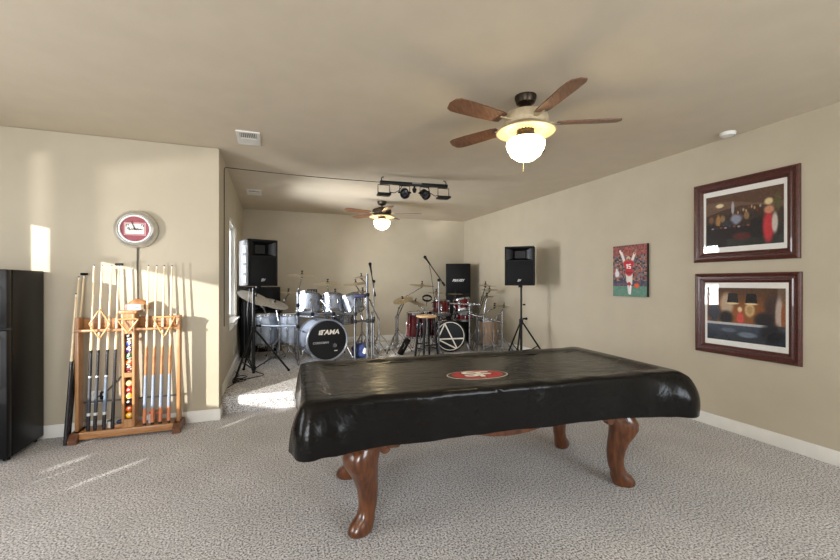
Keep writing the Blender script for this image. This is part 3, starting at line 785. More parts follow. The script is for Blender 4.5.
def stand(loc, top, feet, label):
    t = thing('speaker_stand', label, 'stand', loc, group='tripod speaker stands')
    z0 = .02
    B().cyl((0, 0, z0+.02), (0, 0, .66), .019).build('pole', BLACKM, t); B().cyl((0, 0, .62), (0, 0, top), .0155).build('inner_pole', BLACKM, t)
    B().cyl((0, 0, .56), (0, 0, .64), .032).build('collar', BLACK, t); B().cyl((0, 0, .08), (0, 0, .13), .028).build('collar', BLACK, t)
    k = B(); k.cyl((.03, 0, .645), (.07, -.02, .645), .014); k.sphere((.075, -.022, .645), .02); k.build('knob', BLACK, t)
    B().cyl((.018, -.018, .86), (.05, -.03, .86), .012).build('locking_pin', BLACK, t)
    for fx, fy in feet:
        a = Vector((0, 0, .58)); f = Vector((fx, fy, .02))
        d = (f-a).normalized(); st_ = Vector((fx, fy, 0)).normalized()*.028
        l = B().cyl(a+st_, f, .013).build('leg', BLACKM, t)
        B().sphere(f-Vector((0, 0, .001)), .019, u=12, v=8).build('rubber_foot', BLACK, l)
        m = a+(f-a)*.62
        B().cyl(Vector((0, 0, .105))+st_, m, .008).build('brace', BLACKM, t)
    return t
ls = (-.22, 5.515)
stand((ls[0], ls[1], SZ), 1.13, [(-.20, -.33), (.43, .16), (-.14, .42)], 'black tripod speaker stand on the raised floor beside the window wall')
pa_speaker((ls[0]+.055, ls[1]+.03, SZ+1.152), R(22), 'black loudspeaker on a stand at left, its pale side panels towards the window', .37)
rs_ = (3.56, 5.18)
stand((rs_[0], rs_[1], SZ), 1.13, [(-.30, -.30), (.36, -.16), (.02, .42)], 'black tripod speaker stand near the right wall')
pa_speaker((rs_[0], rs_[1]+.02, SZ+1.152), R(-40), 'black loudspeaker on a stand near the right wall, right of the drums')

# corner cabinets
def cab(loc, rz, W, D, Hh, label, logo_z, split=None, nm='speaker_cabinet'):
    t = thing(nm, label, 'speaker cabinet', loc, rz)
    B().slab(-W/2, W/2, -D/2+.01, D/2, 0, Hh, .012).build('cabinet', BLACK, t)
    zs = [(.02, Hh-.02)] if not split else [(.02, split-.01), (split+.01, Hh-.02)]
    for a, b in zs: B().slab(-W/2+.02, W/2-.02, -D/2-.004, -D/2+.012, a, b, .004).build('grille', GRILLE, t)
    if logo_z:
        o = link('badge', text_mesh('badge', 'PEAVEY', .068, .001, .3, 1.0, .003), MATS['silver_badge'], t, 'slanted silver lettering'); o.rotation_euler = (R(90), 0, 0); o.location = (0, -D/2-.006, logo_z)
    for s in (-1, 1): B().box((s*W/2, .04, Hh*.6), (.01, .12, .06), .004).build('handle', BLACKM, t)
    return t
cab((3.62, 7.52, SZ), R(-24), .50, .42, 1.585, 'tall black speaker cabinet in the back right corner behind the red drums', 1.24, .98)
cab((-.13, 7.62, SZ), R(3), .56, .42, .70, 'black speaker cabinet on the raised floor behind the silver floor toms', .10)
cab((-.14, 7.64, SZ+.702), R(3), .54, .40, .42, 'black cabinet stacked on top of the one behind the silver floor toms', None, nm='speaker_cabinet')
t = thing('column_speaker', 'narrow black column cabinet against the window wall behind the stand', 'speaker cabinet', (-.375, 6.98, SZ), R(8))
B().slab(-.10, .10, -.11, .14, 0, 1.12, .015).build('cabinet', BLACK, t); B().slab(-.085, .085, -.116, -.108, .05, 1.08, .003).build('grille', GRILLE, t)
for s in (-1, 1): B().slab(s*.05-.006, s*.05+.006, -.121, -.114, .05, 1.08).build('grille_bar', mat('dark_grey_plastic', (60, 60, 63), rough=.5), t)

# ------------------------------------------------------------------ drums
SILV = mat('silver_sparkle_shell', (112, 119, 132), (172, 179, 192), rough=.42, metal=.5, scale=160, detail=1, coat=.15)
SILF = mat('silver_satin_shell', (136, 143, 155), (166, 172, 183), rough=.32, metal=.5, scale=12, coat=.4)
REDS = mat('red_lacquer_shell', (72, 4, 13), (96, 8, 19), rough=.18, scale=8, coat=.8)
TANS = mat('tan_wood_shell', (124, 98, 76), (148, 122, 98), rough=.3, scale=10, stretch=(5, 5, .6), coat=.5)
HEADW = mat('white_drumhead', (222, 222, 218), rough=.5); HEADB = mat('black_drumhead', (8, 9, 11), (12, 13, 16), rough=.4, spec=.3); HEADC = mat('clear_drumhead', (176, 178, 180), rough=.25)
def drum(name, label, loc, Rr, h, axis, shell, top, bot, hoop=None, lugs=6, group=None, cat='drum', legs=None, arm=None, lugm=None):
    """loc: centre of the drum; axis: direction of the batter (or front) head"""
    hoop = hoop or CHROME
    t = thing(name, label, cat, loc, group=group)
    t.rotation_mode = 'QUATERNION'; t.rotation_quaternion = Vector(axis).to_track_quat('Z', 'Y')
    B().lathe([(Rr*.96, -h/2), (Rr, -h/2), (Rr, h/2), (Rr*.96, h/2)], 36).build('shell', shell, t)
    for s, m in ((1, top), (-1, bot)):
        hp = B(); z = s*h/2
        hp.lathe([(Rr*.95, z), (Rr*1.0+.012, z-s*.012), (Rr+.014, z-s*.020), (Rr+.014, z+s*.012), (Rr+.004, z+s*.016), (Rr*.97, z+s*.010)], 36); hp.build('hoop', hoop, t)
        B().lathe([(0, z-s*.004), (Rr*.985, z-s*.004), (Rr*.985, z+s*.003), (Rr*.9, z+s*.004), (0, z+s*.004)], 36).build('drumhead', m, t)
    me = None
    for i in range(lugs):
        a = 2*PI*(i+.5)/lugs; M = Matrix.Rotation(a, 4, 'Z')
        if me is None:
            lb = B(); lb.box((Rr+.010, 0, 0), (.022, .026, min(.07, h*.3)), .006); lb.cyl((Rr+.012, 0, -h/2-.006), (Rr+.012, 0, h/2+.006), .0035, seg=6); me = lb.mesh('lug')
        o = link('lug', me, lugm or CHROME, t); o.matrix_local = M
    if legs:
        inv = t.rotation_quaternion.to_matrix().to_4x4().inverted()
        for a in legs:
            d = Vector((math.cos(R(a)), math.sin(R(a)), 0))
            p = [d*(Rr+.02)+Vector((0, 0, .05)), d*(Rr+.022)+Vector((0, 0, -h/2)), d*(Rr+.06)+Vector((0, 0, -(loc[2]-SZ)+.012))]
            B().tube([inv @ q for q in p], .007, 8).build('leg', CHROME, t)
    if arm:
        inv = t.rotation_quaternion.to_matrix().to_4x4().inverted()
        B().tube([inv @ (Vector(q)-Vector(loc)) for q in arm], .012, 8).build('mount_arm', CHROME, t)
    return t
GS, GR_ = 'drums of the silver kit', 'drums of the red kit'
# --- silver kit
bd_axis = Vector((math.sin(R(11)), -math.cos(R(11)), 0)); bdc = Vector((.735, 6.31, SZ+.335)); 
bd = drum('bass_drum', 'silver sparkle bass drum with white lettering on its black front head', tuple(bdc), .305, .44, bd_axis, SILV, HEADB, HEADW, SILF, 8, GS)
# local frame of drum: z = front
def on_front(nm, me, m, x, z, lb=None, off=None, h=.44, par=None):
    par = par or bd
    o = link(nm, me, m, par, lb)
    q = par.rotation_quaternion
    inv = q.to_matrix().inverted()
    ax = q @ Vector((0, 0, 1)); up = Vector((0, 0, 1)); rt = up.cross(ax).normalized()
    W = Matrix((rt, up, ax)).transposed()      # columns: text x, text y, text z in room space
    M = (inv @ W).to_4x4(); M.translation = inv @ (rt*x+up*z+ax*(h/2+.0055 if off is None else off))
    o.matrix_local = M; return o
on_front('lettering', text_mesh('lettering', 'TAMA', .098, .0008, .22, 1.12, .003), EMW, .03, .115, 'white block letters')
mk = B(); 
for dx in (0, .022): mk.rings([[(dx+p[0], p[1], z) for p in ((-.010, -.028), (.006, -.034), (.016, .034), (.000, .034))] for z in (0, .0008)])
on_front('letter_mark', mk.mesh('letter_mark'), EMW, -.125, .115)
on_front('lettering', text_mesh('lettering', 'CORDOBAN', .042, .0008, .0, 1.0, .0012), mat('grey_letters', (168, 168, 170)), -.10, -.035)
pt = B(); pt.lathe([(.048, -.006), (.060, -.004), (.062, .006), (.05, .010), (.046, .0)], 28); on_front('port_ring', pt.mesh('port_ring'), BLACKM, .125, -.085)
pr = B(); pr.lathe([(0, 0), (.03, 0), (.03, .01), (0, .014)], 20); on_front('port_microphone', pr.mesh('port_microphone'), STEEL, .115, -.085)
ml = B(); ml.box((0, 0, 0), (.05, .012, .001)); on_front('white_line', ml.mesh('white_line'), EMW, .13, -.165)
for s in (-1, 1):
    inv = bd.rotation_quaternion.to_matrix().inverted(); rt = Vector((0, 0, 1)).cross(bd_axis)
    B().tube([inv @ (rt*(s*.30)+Vector((0, 0, -.05))+bd_axis*.12), inv @ (rt*(s*.42)+Vector((0, 0, -.325))+bd_axis*.22)], .008, 8).build('spur', CHROME, bd)
    B().box(tuple(inv @ (rt*(s*.12)+Vector((0, 0, -.316))+bd_axis*.215)), (.03, .03, .03), .004).build('hoop_foot', BLACK, bd)
drum('rack_tom', 'silver sparkle rack tom, leftmost of three above the silver bass drum', (.53, 6.40, 1.05), .165, .29, (.10, .34, .93), SILV, HEADW, HEADC, lugs=8, group=GS, arm=[(.47, 6.55, 1.02), (.42, 6.66, .94)])
drum('rack_tom', 'silver sparkle rack tom, middle of three above the silver bass drum', (.89, 6.36, 1.04), .155, .27, (.0, .38, .92), SILV, HEADW, HEADC, lugs=8, group=GS, arm=[(.9, 6.47, 1.0), (.86, 6.5, .95)])
drum('rack_tom', 'silver sparkle rack tom, rightmost of three above the silver bass drum', (1.19, 6.29, 1.05), .145, .25, (-.28, .36, .88), SILV, HEADW, HEADC, lugs=8, group=GS, arm=[(1.22, 6.38, 1.0), (1.2, 6.4, .95)])
drum('floor_tom', 'satin silver floor tom nearest the window wall', (-.09, 6.77, .655), .175, .45, (0, 0, 1), SILF, HEADW, HEADC, lugs=8, group=GS, legs=(60, 180, 300))
drum('floor_tom', 'satin silver floor tom beside the silver bass drum', (.285, 6.70, .655), .165, .45, (0, 0, 1), SILF, HEADW, HEADC, lugs=8, group=GS, legs=(45, 165, 285))
drum('snare_drum', 'shallow chrome snare drum behind the silver bass drum', (1.12, 6.72, .80), .178, .14, (0, -.12, 1), CHROME, HEADW, HEADC, lugs=8, group=GS)
# drum rack
t = thing('drum_rack', 'chrome tube drum rack carrying the silver toms', 'drum rack', (.75, 6.1, SZ))
def rel(p): return (p[0]-.75, p[1]-6.1, p[2]-SZ)
TUBE = mat('satin_tube', (84, 86, 90), (106, 108, 113), rough=.38, metal=.9)
POSTS = [((.355, 6.14), 1.16), ((1.17, 5.99), 1.05), ((1.38, 6.08), 1.43), ((1.44, 6.02), .85)]
for i, ((x, y), z) in enumerate(POSTS):
    B().cyl(rel((x, y, SZ+.015)), rel((x, y, SZ+z-.1)), .0165 if i < 3 else .013).build('post', TUBE, t)
    if i < 3:
        f = B(); f.tube([rel((x, y-.16, SZ+.016)), rel((x, y, SZ+.06)), rel((x, y+.22, SZ+.016))], .013, 8); f.build('foot', CHROME, t)
B().cyl(rel((.355, 6.14, .925)), rel((1.17, 5.99, .915)), .0165).build('cross_bar', TUBE, t)
B().cyl(rel((1.17, 5.99, .80)), rel((1.46, 6.04, .80)), .0165).build('cross_bar', TUBE, t)
B().cyl(rel((-.28, 6.42, .745)), rel((.355, 6.14, .745)), .016).build('side_bar', mat('grey_blue_tube', (120, 128, 140), rough=.35, metal=.6), t, label='grey side tube')
B().cyl(rel((-.28, 6.42, SZ+.01)), rel((-.28, 6.42, .77)), .015).build('post', CHROME, t)
for p in ((.355, 6.12, .925), (.355, 6.12, .745), (1.17, 5.97, .915), (1.17, 5.97, .80), (1.38, 6.05, .80), (1.44, 6.0, .80), (.56, 6.09, .92), (.86, 6.03, .92), (-.27, 6.40, .745), (1.38, 6.05, 1.2), (.355, 6.12, 1.05)):
    B().box(rel(p), (.05, .065, .055), .01).build('clamp', BLACK, t, label='black clamp')
for a_, b_ in (((.56, 6.10, .92), (.62, 6.28, 1.12)), ((.86, 6.04, .92), (.70, 6.24, 1.12)), ((.86, 6.04, .92), (.93, 6.20, .86)), ((1.17, 6.0, 1.05), (1.1, 6.2, .85)), ((.72, 6.06, .92), (.78, 6.22, .84)), ((1.3, 6.02, .82), (1.26, 6.18, .98))):
    B().cyl(rel(a_), rel(b_), .011).build('tom_arm', CHROME, t)

# cymbals and their arms
CYM = {}
def cymbal(loc, r, axis, label, group, m=None):
    b = B(); b.lathe([(.006, r*.135), (r*.08, r*.13), (r*.15, r*.10), (r*.19, r*.066), (r*.5, r*.038), (r*.97, 0), (r, -.001), (r*.97, -.003), (r*.5, r*.038-.003), (r*.19, r*.066-.003), (r*.1, r*.11)], 40)
    t = thing('cymbal', label, 'cymbal', loc, group=group)
    t.rotation_mode = 'QUATERNION'; t.rotation_quaternion = Vector(axis).to_track_quat('Z', 'Y')
    b.build('plate', m or BRONZE, t, ang=40)
    B().cyl((0, 0, r*.13), (0, 0, r*.13+.014), .019, .015).build('felt', mat('black_felt', (28, 27, 26), rough=.9), t)
    wn = B(); wn.cyl((0, 0, r*.13+.014), (0, 0, r*.13+.045), .008); wn.box((0, 0, r*.13+.042), (.036, .008, .018), .003); wn.build('wing_nut', BLACKM, t)
    return t
def cym_stand(pole, top, axis, label, group, tripod=True, elbow=None, name='cymbal_stand', m=None):
    """pole: floor point (x,y); top: point under the cymbal"""
    m = m or CHROME
    t = thing(name, label, 'cymbal stand', (pole[0], pole[1], SZ), group=group)
    o = Vector((pole[0], pole[1], SZ)); tp = Vector(top)-o; ax = Vector(axis).normalized()
    el = Vector(elbow)-o if elbow else Vector((0, 0, tp.z*.8))
    if tripod:
        B().cyl((0, 0, .05), (0, 0, min(.62, el.z)), .0135).build('lower_tube', m, t)
        for k in range(3):
            a = R(100+120*k); d = Vector((math.cos(a), math.sin(a), 0))
            l = B(); l.tube([d*.015+Vector((0, 0, .34)), d*.10+Vector((0, 0, .25)), d*.27+Vector((0, 0, .014))], .008, 6); lg = l.build('leg', m, t)
            B().sphere(d*.272+Vector((0, 0, .013)), .013, u=10, v=6).build('rubber_foot', BLACK, lg)
            B().cyl(d*.012+Vector((0, 0, .08)), d*.17+Vector((0, 0, .155)), .006).build('brace', m, t)
        B().cyl((0, 0, .33), (0, 0, .37), .02).build('collar', m, t)
        B().cyl((0, 0, min(.6, el.z)-.03), el, .0105).build('upper_tube', m, t); B().cyl((0, 0, min(.6, el.z)-.035), (0, 0, min(.6, el.z)+.005), .019).build('collar', m, t)
    else:
        B().cyl((0, 0, el.z-.45), el, .0105).build('upper_tube', m, t)
    B().sphere(el, .020, u=12, v=8).build('tilter', m, t)
    B().cyl(el, tp-ax*.03, .0085).build('boom_arm', m, t)
    B().cyl(tp-ax*.05, tp+ax*.05, .005).build('rod', m, t); B().cyl(tp-ax*.028, tp-ax*.006, .018).build('felt_seat', MATS['black_felt'], t)
    return t
GC, GS2 = 'cymbals of the silver kit', 'cymbal stands of the silver kit'
def cy(loc, r, axis, pole, label, slabel, grp, sgrp, elbow=None, tripod=True, m=None):
    cymbal(loc, r, axis, label, grp, m); cym_stand(pole, loc, axis, slabel, sgrp, tripod, elbow)
cy((.45, 6.68, 1.50), .22, (.03, -.10, 1), (.40, 6.95), 'topmost flat cymbal at the left of the silver kit', 'chrome stand under the topmost left cymbal of the silver kit', GC, GS2, (.41, 6.80, 1.28))
cy((.83, 6.48, 1.365), .235, (0, -.11, 1), (.90, 6.92), 'wide flat cymbal over the middle of the silver kit', 'chrome stand under the wide middle cymbal of the silver kit', GC, GS2, (.88, 6.62, 1.05))
cy((1.27, 6.42, 1.365), .20, (-.12, -.10, 1), (1.42, 6.66), 'cymbal beside the tall microphone stand, right of the silver kit', 'chrome stand beside the tall microphone stand of the silver kit', GC, GS2, (1.40, 6.52, 1.18))
cy((1.40, 6.60, 1.475), .13, (-.10, -.10, 1), (1.60, 6.86), 'small cymbal topmost at the right of the silver kit', 'chrome stand under the small topmost right cymbal of the silver kit', GC, GS2, (1.5, 6.7, 1.38))
cy((.97, 6.64, 1.225), .085, (0, -.10, 1), (.66, 7.05), 'tiny splash cymbal between the middle and right silver toms', 'chrome stand behind the middle silver tom', GC, GS2, (.92, 6.78, 1.06))
cy((.25, 6.86, 1.225), .13, (.05, -.10, 1), (.12, 7.12), 'small cymbal left of the leftmost silver tom', 'chrome stand left of the leftmost silver tom', GC, GS2, (.20, 6.98, 1.10))
cy((1.37, 6.36, 1.245), .10, (-.05, -.10, 1), (1.66, 6.44), 'small thin cymbal just above the dark blue percussion bar', 'chrome stand right of the silver kit, behind the tall microphone stand', GC, GS2, (1.50, 6.42, 1.10))
BRONZE_LIT = mat('window_lit_cymbal_bronze', (176, 172, 164), (206, 202, 194), rough=.3, metal=.6, scale=6, stretch=(6, 6, 1))  # cymbal bronze made paler, window light reflected on its top put into the colour
cy((-.24, 6.42, 1.155), .255, (.42, -.30, 1), (-.06, 7.16), 'large tilted cymbal beside the window wall, behind the left speaker stand', 'chrome stand of the large tilted cymbal beside the window wall', GC, GS2, (-.12, 6.74, .98), m=BRONZE_LIT)
cy((.03, 6.64, 1.055), .225, (.30, -.28, 1), (.10, 6.46), 'tilted cymbal overlapping the large one above the silver floor toms', 'chrome stand rising between the silver floor toms', GC, GS2, (.07, 6.55, .95), m=BRONZE_LIT)
# electronic module, bar pad
t = thing('drum_module', 'small black electronic module behind the left silver tom', 'drum module', (.60, 6.60, 1.235), R(8))
B().box((0, 0, .02), (.15, .08, .05), .006).build('housing', BLACK, t); B().cyl((0, .02, -.005), (0, .02, -.22), .01).build('mount_arm', CHROME, t)
for i in range(3): B().cyl((-.04+.04*i, -.04, .02), (-.04+.04*i, -.048, .02), .008).build('knob', STEEL, t)
t = thing('percussion_bar', 'dark blue and black percussion bar in front of the right silver tom', 'percussion pad', (1.30, 6.13, 1.16), R(-10))
B().box((0, 0, .02), (.21, .06, .055), .012).build('bar', mat('navy_block', (44, 46, 84), rough=.35), t); B().box((.075, 0, .02), (.075, .063, .058), .012).build('end_cap', BLACK, t); B().cyl((.06, 0, 0), (.06, -.0, -.14), .008).build('mount_arm', CHROME, t)
# microphone stands
def mic_stand(base, h, boom0, boom1, label, grp, m):
    t = thing('microphone_stand', label, 'microphone stand', (base[0], base[1], SZ), group=grp)
    B().cyl((0, 0, .03), (0, 0, .62), .013).build('lower_tube', m, t); B().cyl((0, 0, .6), (0, 0, h), .009).build('upper_tube', m, t)
    B().cyl((0, 0, .58), (0, 0, .66), .020).build('clutch', BLACK, t)
    for k in range(3):
        a = R(80+120*k); d = Vector((math.cos(a), math.sin(a), 0))
        lg = B().cyl((0, 0, .06), tuple(d*.25+Vector((0, 0, .012))), .009).build('leg', m, t)
        B().sphere(d*.252+Vector((0, 0, .012)), .0115, u=10, v=6).build('rubber_foot', BLACK, lg)
    B().sphere((0, 0, h), .026, u=12, v=8).build('boom_clamp', BLACK, t)
    o = Vector((base[0], base[1], SZ)); a, b = Vector(boom0)-o, Vector(boom1)-o
    B().cyl(a, b, .0085).build('boom', BLACKM, t)
    B().cyl(b, b+(a-b).normalized()*.07, .017).build('counterweight', BLACK, t)
    d = (a-b).normalized()
    B().cyl(a-d*.05, a-d*.0, .014).build('microphone_clip', BLACK, t)
    return t, Vector(boom0), d
def microphone(p, d, label, head=.026):
    t = thing('microphone', label, 'microphone', tuple(p), group='microphones on boom stands')
    M = frame_z(d)
    B().lathe([(0, -.09), (.010, -.09), (.0145, .02), (.021, .06), (0, .06)], 16, M).build('handle', BLACKM, t)
    B().sphere(M @ Vector((0, 0, .078)), head, u=16, v=10).build('mesh_head', GRILLE, t)
    return t
G = 'tall microphone stands'
_, p, d = mic_stand((1.505, 6.17), 1.215, (1.445, 6.12, 1.60), (1.53, 6.19, 1.17), 'tall microphone stand at the right of the silver kit', G, STEEL)
microphone(p, d, 'black microphone pointing up at the right of the silver kit')
_, p, d = mic_stand((2.515, 5.93), 1.235, (2.36, 6.02, 1.735), (2.61, 5.90, 1.335), 'tall microphone stand in front of the red kit', G, STEEL)
microphone(p, d, 'black microphone on a slanted boom in front of the red kit')
tag(B().tube([(2.385, 6.02, 1.68), (2.42, 6.01, 1.5), (2.45, 5.99, 1.2), (2.49, 5.96, .9), (2.50, 5.955, .5), (2.47, 5.90, .21), (2.40, 5.80, .197)], .0045, 6).build('microphone_cable', BLACK), 'thin black cable hanging from the slanted microphone to the floor', 'cable')
# blue bag, white box
t = thing('bag', 'blue cloth bag on the raised floor right of the silver bass drum', 'bag', (1.30, 6.30, SZ))
bg = B(); bg.sphere((0, 0, .12), .12, (1.05, .75, 1.0), 24, 16)
for v in bg.bm.verts: v.co = Vector((math.copysign(abs(v.co.x/.126)**.6*.115, v.co.x), math.copysign(abs(v.co.y/.09)**.6*.085, v.co.y), .12+math.copysign(abs((v.co.z-.12)/.12)**.75*.11, v.co.z-.12)))
for v in bg.bm.verts: v.co.z = max(v.co.z, .002); v.co.x += .014*math.sin(v.co.z*50)*(1 if v.co.x > 0 else -1); v.co.y += .01*math.sin(v.co.x*60)
bg.build('bag_body', mat('blue_cloth', (20, 34, 76), (36, 54, 104), rough=.8, bump=.4), t)
B().tube([(-.06, -.02, .215), (-.04, -.02, .27), (.04, -.02, .27), (.06, -.02, .215)], .008, 8).build('bag_handle', MATS['navy_block'], t)
B().box((.075, -.086, .12), (.055, .006, .085), .002, M=Matrix.Rotation(R(20), 4, 'Y')).build('white_tag', EMW, t, label='white tag')
t = thing('storage_box', 'low white box on the raised floor between the two drum kits', 'box', (1.93, 7.10, SZ), R(-24))
B().box((0, 0, .045), (.36, .22, .09), .006).build('box_body', mat('white_card', (226, 226, 228), rough=.6), t); B().box((0, 0, .093), (.37, .23, .018), .005).build('lid', WHITE, t)

# --- red kit
ra = Vector((-math.sin(R(14)), -math.cos(R(14)), 0)); rbc = (2.93, 6.48, SZ+.275)
rb = drum('bass_drum', 'red bass drum with white crossing lines on its black front head', rbc, .262, .40, ra, REDS, HEADB, HEADW, BLACKM, 8, GR_)
RW = .249
def nrm(a): return (a[0]*RW*.92, a[1]*RW*.92)
P = {'A': (-.42, .93), 'B': (-.97, -.22), 'C': (.50, -.90), 'D': (.99, -.18), 'E': (.44, -.93)}
for a_, b_ in (('A', 'B'), ('A', 'C'), ('B', 'D'), ('B', 'E')):
    (x0, z0), (x1, z1) = nrm(P[a_]), nrm(P[b_]); L_ = math.hypot(x1-x0, z1-z0); ang = math.atan2(z1-z0, x1-x0)
    l = B(); l.box((0, 0, 0), (L_, .023, .0012)); bmesh.ops.transform(l.bm, matrix=Matrix.Rotation(ang, 4, 'Z'), verts=l.bm.verts)
    on_front('painted_line', l.mesh('painted_line'), EMW, (x0+x1)/2, (z0+z1)/2, None, .40/2+.0052, par=rb)
cr = B(); cr.lathe([(RW*.94, 0), (RW*.99, 0), (RW*.99, .0012), (RW*.94, .0012)], 48); on_front('painted_ring', cr.mesh('painted_ring'), EMW, 0, 0, None, .40/2+.0046, par=rb)
for s in (-1, 1):
    inv = rb.rotation_quaternion.to_matrix().inverted(); rt = Vector((0, 0, 1)).cross(ra)
    B().tube([inv @ (rt*(s*.26)+Vector((0, 0, -.04))+ra*.10), inv @ (rt*(s*.36)+Vector((0, 0, -.266))+ra*.18)], .008, 8).build('spur', CHROME, rb)
drum('rack_tom', 'red rack tom left of the two over the red bass drum', (2.80, 6.50, .93), .155, .23, (.10, .25, .95), REDS, HEADW, HEADC, lugs=6, group=GR_, arm=[(2.84, 6.6, .88), (2.88, 6.62, .70)])
drum('rack_tom', 'red rack tom right of the two over the red bass drum', (3.17, 6.40, .99), .140, .19, (-.08, .25, .95), REDS, HEADW, HEADC, lugs=6, group=GR_, arm=[(3.1, 6.5, .93), (3.02, 6.58, .68)])
drum('snare_drum', 'shallow red drum below the right red rack tom', (3.20, 6.38, .80), .15, .12, (-.04, -.10, 1), REDS, HEADW, HEADC, lugs=6, group=GR_, arm=[(3.14, 6.5, .78), (3.06, 6.56, .65)])
drum('floor_tom', 'red floor tom left of the wooden topped stool', (2.36, 6.66, .64), .13, .42, (0, -.06, 1), REDS, HEADW, HEADC, lugs=6, group=GR_, legs=(50, 170, 290))
drum('floor_tom', 'red floor tom behind the wooden topped stool', (2.66, 6.92, .64), .16, .42, (0, 0, 1), REDS, HEADW, HEADC, lugs=6, group=GR_, legs=(50, 170, 290))
drum('floor_tom', 'tan wood drum standing at the right end of the red kit', (3.58, 6.20, .52), .155, .42, (0, 0, 1), TANS, HEADW, HEADC, lugs=6, group=GR_, legs=(30, 150, 270))
t = thing('bar_stool', 'tall black legged stool with a round pale wood seat in front of the red kit', 'stool', (2.20, 5.66, SZ), R(10))
B().lathe([(0, .668), (.145, .668), (.158, .680), (.158, .694), (.148, .704), (0, .706)], 36).build('seat', mat('pale_seat_wood', (196, 158, 112), (216, 180, 134), rough=.35, scale=10, stretch=(1, 6, 6), coat=.3), t)
for k in range(4):
    a = R(45+90*k); B().cyl((.115*math.cos(a), .115*math.sin(a), .675), (.185*math.cos(a), .185*math.sin(a), .0), .018, .016).build('leg', BLACK, t)
for k in range(4):
    a, b_ = R(45+90*k), R(135+90*k); z = .20 if k % 2 else .26; r = .185-.07*z/.675
    B().cyl((r*math.cos(a), r*math.sin(a), z), (r*math.cos(b_), r*math.sin(b_), z), .010).build('rung', BLACK, t)
GC, GS2 = 'cymbals of the red kit', 'cymbal stands of the red kit'
cy((2.47, 6.58, 1.335), .225, (.04, -.10, 1), (2.14, 6.95), 'wide flat cymbal on a slanted boom at the left of the red kit', 'chrome boom stand at the left of the red kit', GC, GS2, (2.24, 6.72, 1.15))
cy((2.08, 6.45, 1.09), .17, (-.34, -.22, 1), (2.02, 6.66), 'tilted cymbal outermost at the left of the red kit', 'chrome stand outermost at the left of the red kit', GC, GS2, (2.04, 6.56, .95))
cy((2.29, 6.44, 1.055), .18, (.26, -.24, 1), (2.44, 6.26), 'tilted cymbal between the outermost left one and the tambourine', 'chrome stand left of the slanted microphone', GC, GS2, (2.40, 6.32, .95))
cy((2.86, 6.86, 1.20), .16, (0, -.08, 1), (2.92, 7.14), 'dark cymbal above the left red rack tom', 'chrome stand behind the left red rack tom', GC, GS2, (2.9, 7.0, 1.1))
cy((3.28, 6.92, 1.17), .15, (0, -.06, 1), (3.30, 7.04), 'small cymbal in front of the tall corner cabinet', 'chrome stand in front of the tall corner cabinet', GC, GS2, (3.29, 6.98, 1.05))
cy((3.53, 6.22, 1.335), .185, (.04, -.06, 1), (3.62, 6.72), 'topmost flat cymbal at the right of the red kit', 'chrome stand under the topmost right cymbal of the red kit', GC, GS2, (3.58, 6.4, 1.15))
cy((3.73, 6.42, 1.255), .15, (-.03, -.06, 1), (3.68, 6.76), 'cymbal nearest the right wall', 'chrome stand nearest the right wall', GC, GS2, (3.71, 6.58, 1.1))
cy((3.42, 5.98, 1.15), .12, (0, -.08, 1), (3.36, 5.98), 'pair-like small dark cymbal above the chrome tripod at the right of the red kit', 'bright chrome tripod stand at the right of the red kit', GC, GS2, (3.365, 5.98, .85))
cy((3.72, 5.92, .98), .13, (.05, -.06, 1), (3.70, 6.12), 'lowest small cymbal beside the right loudspeaker stand', 'chrome stand beside the right loudspeaker stand', GC, GS2, (3.71, 6.02, .85))
cy((3.55, 5.94, .98), .07, (0, -.06, 1), (3.52, 6.48), 'tiny splash cymbal above the tan drum', 'chrome stand behind the tan drum', GC, GS2, (3.53, 6.1, .9))
t = thing('percussion_rack', 'bright chrome accessory bar with clamps across the right end of the red kit', 'drum rack', (3.3, 5.93, SZ))
B().cyl((-.12, .22, .66), (.36, -.05, .52), .014).build('cross_bar', CHROME, t)
B().cyl((-.12, .22, .02), (-.12, .22, .80), .014).build('post', CHROME, t); B().cyl((.36, -.05, .02), (.36, -.05, .72), .014).build('post', CHROME, t)
B().cyl((-.45, .30, .84), (.03, .14, .82), .013).build('cross_bar', CHROME, t)
for p in ((-.12, .21, .66), (.05, .12, .61), (.20, .03, .565), (.36, -.06, .52), (-.12, .21, .80), (.03, .13, .82), (-.05, .17, .83), (-.3, .25, .835)): B().box(p, (.045, .05, .05), .01).build('clamp', CHROME, t)
t = thing('tambourine', 'small round chrome tambourine mounted left of the slanted microphone', 'tambourine', (2.49, 6.38, 1.12)); t.rotation_euler = (R(35), R(-12), 0)
B().lathe([(.070, -.018), (.080, -.018), (.080, .018), (.070, .018), (.070, -.018)], 32).build('frame', BLACK, t)
for k in range(8):
    a = 2*PI*k/8; B().lathe([(0, -.003), (.016, -.003), (.016, .003), (0, .003)], 12, c=(.078*math.cos(a), .078*math.sin(a), 0)).build('jingle', CHROME, t)
B().cyl((0, 0, -.0), (.0, .02, -.20), .006).build('mount_rod', CHROME, t)
t = thing('drum_throne', 'round black drum stool behind the red kit', 'stool', (2.75, 7.42, SZ))
B().lathe([(0, .46), (.16, .46), (.175, .48), (.175, .53), (.15, .55), (0, .55)], 28).build('seat', mat('black_vinyl_seat', (20, 20, 22), rough=.4), t); B().cyl((0, 0, .05), (0, 0, .47), .018).build('post', CHROME, t)
for k in range(3):
    a = R(30+120*k); B().cyl((0, 0, .3), (.25*math.cos(a), .25*math.sin(a), .012), .010).build('leg', CHROME, t)
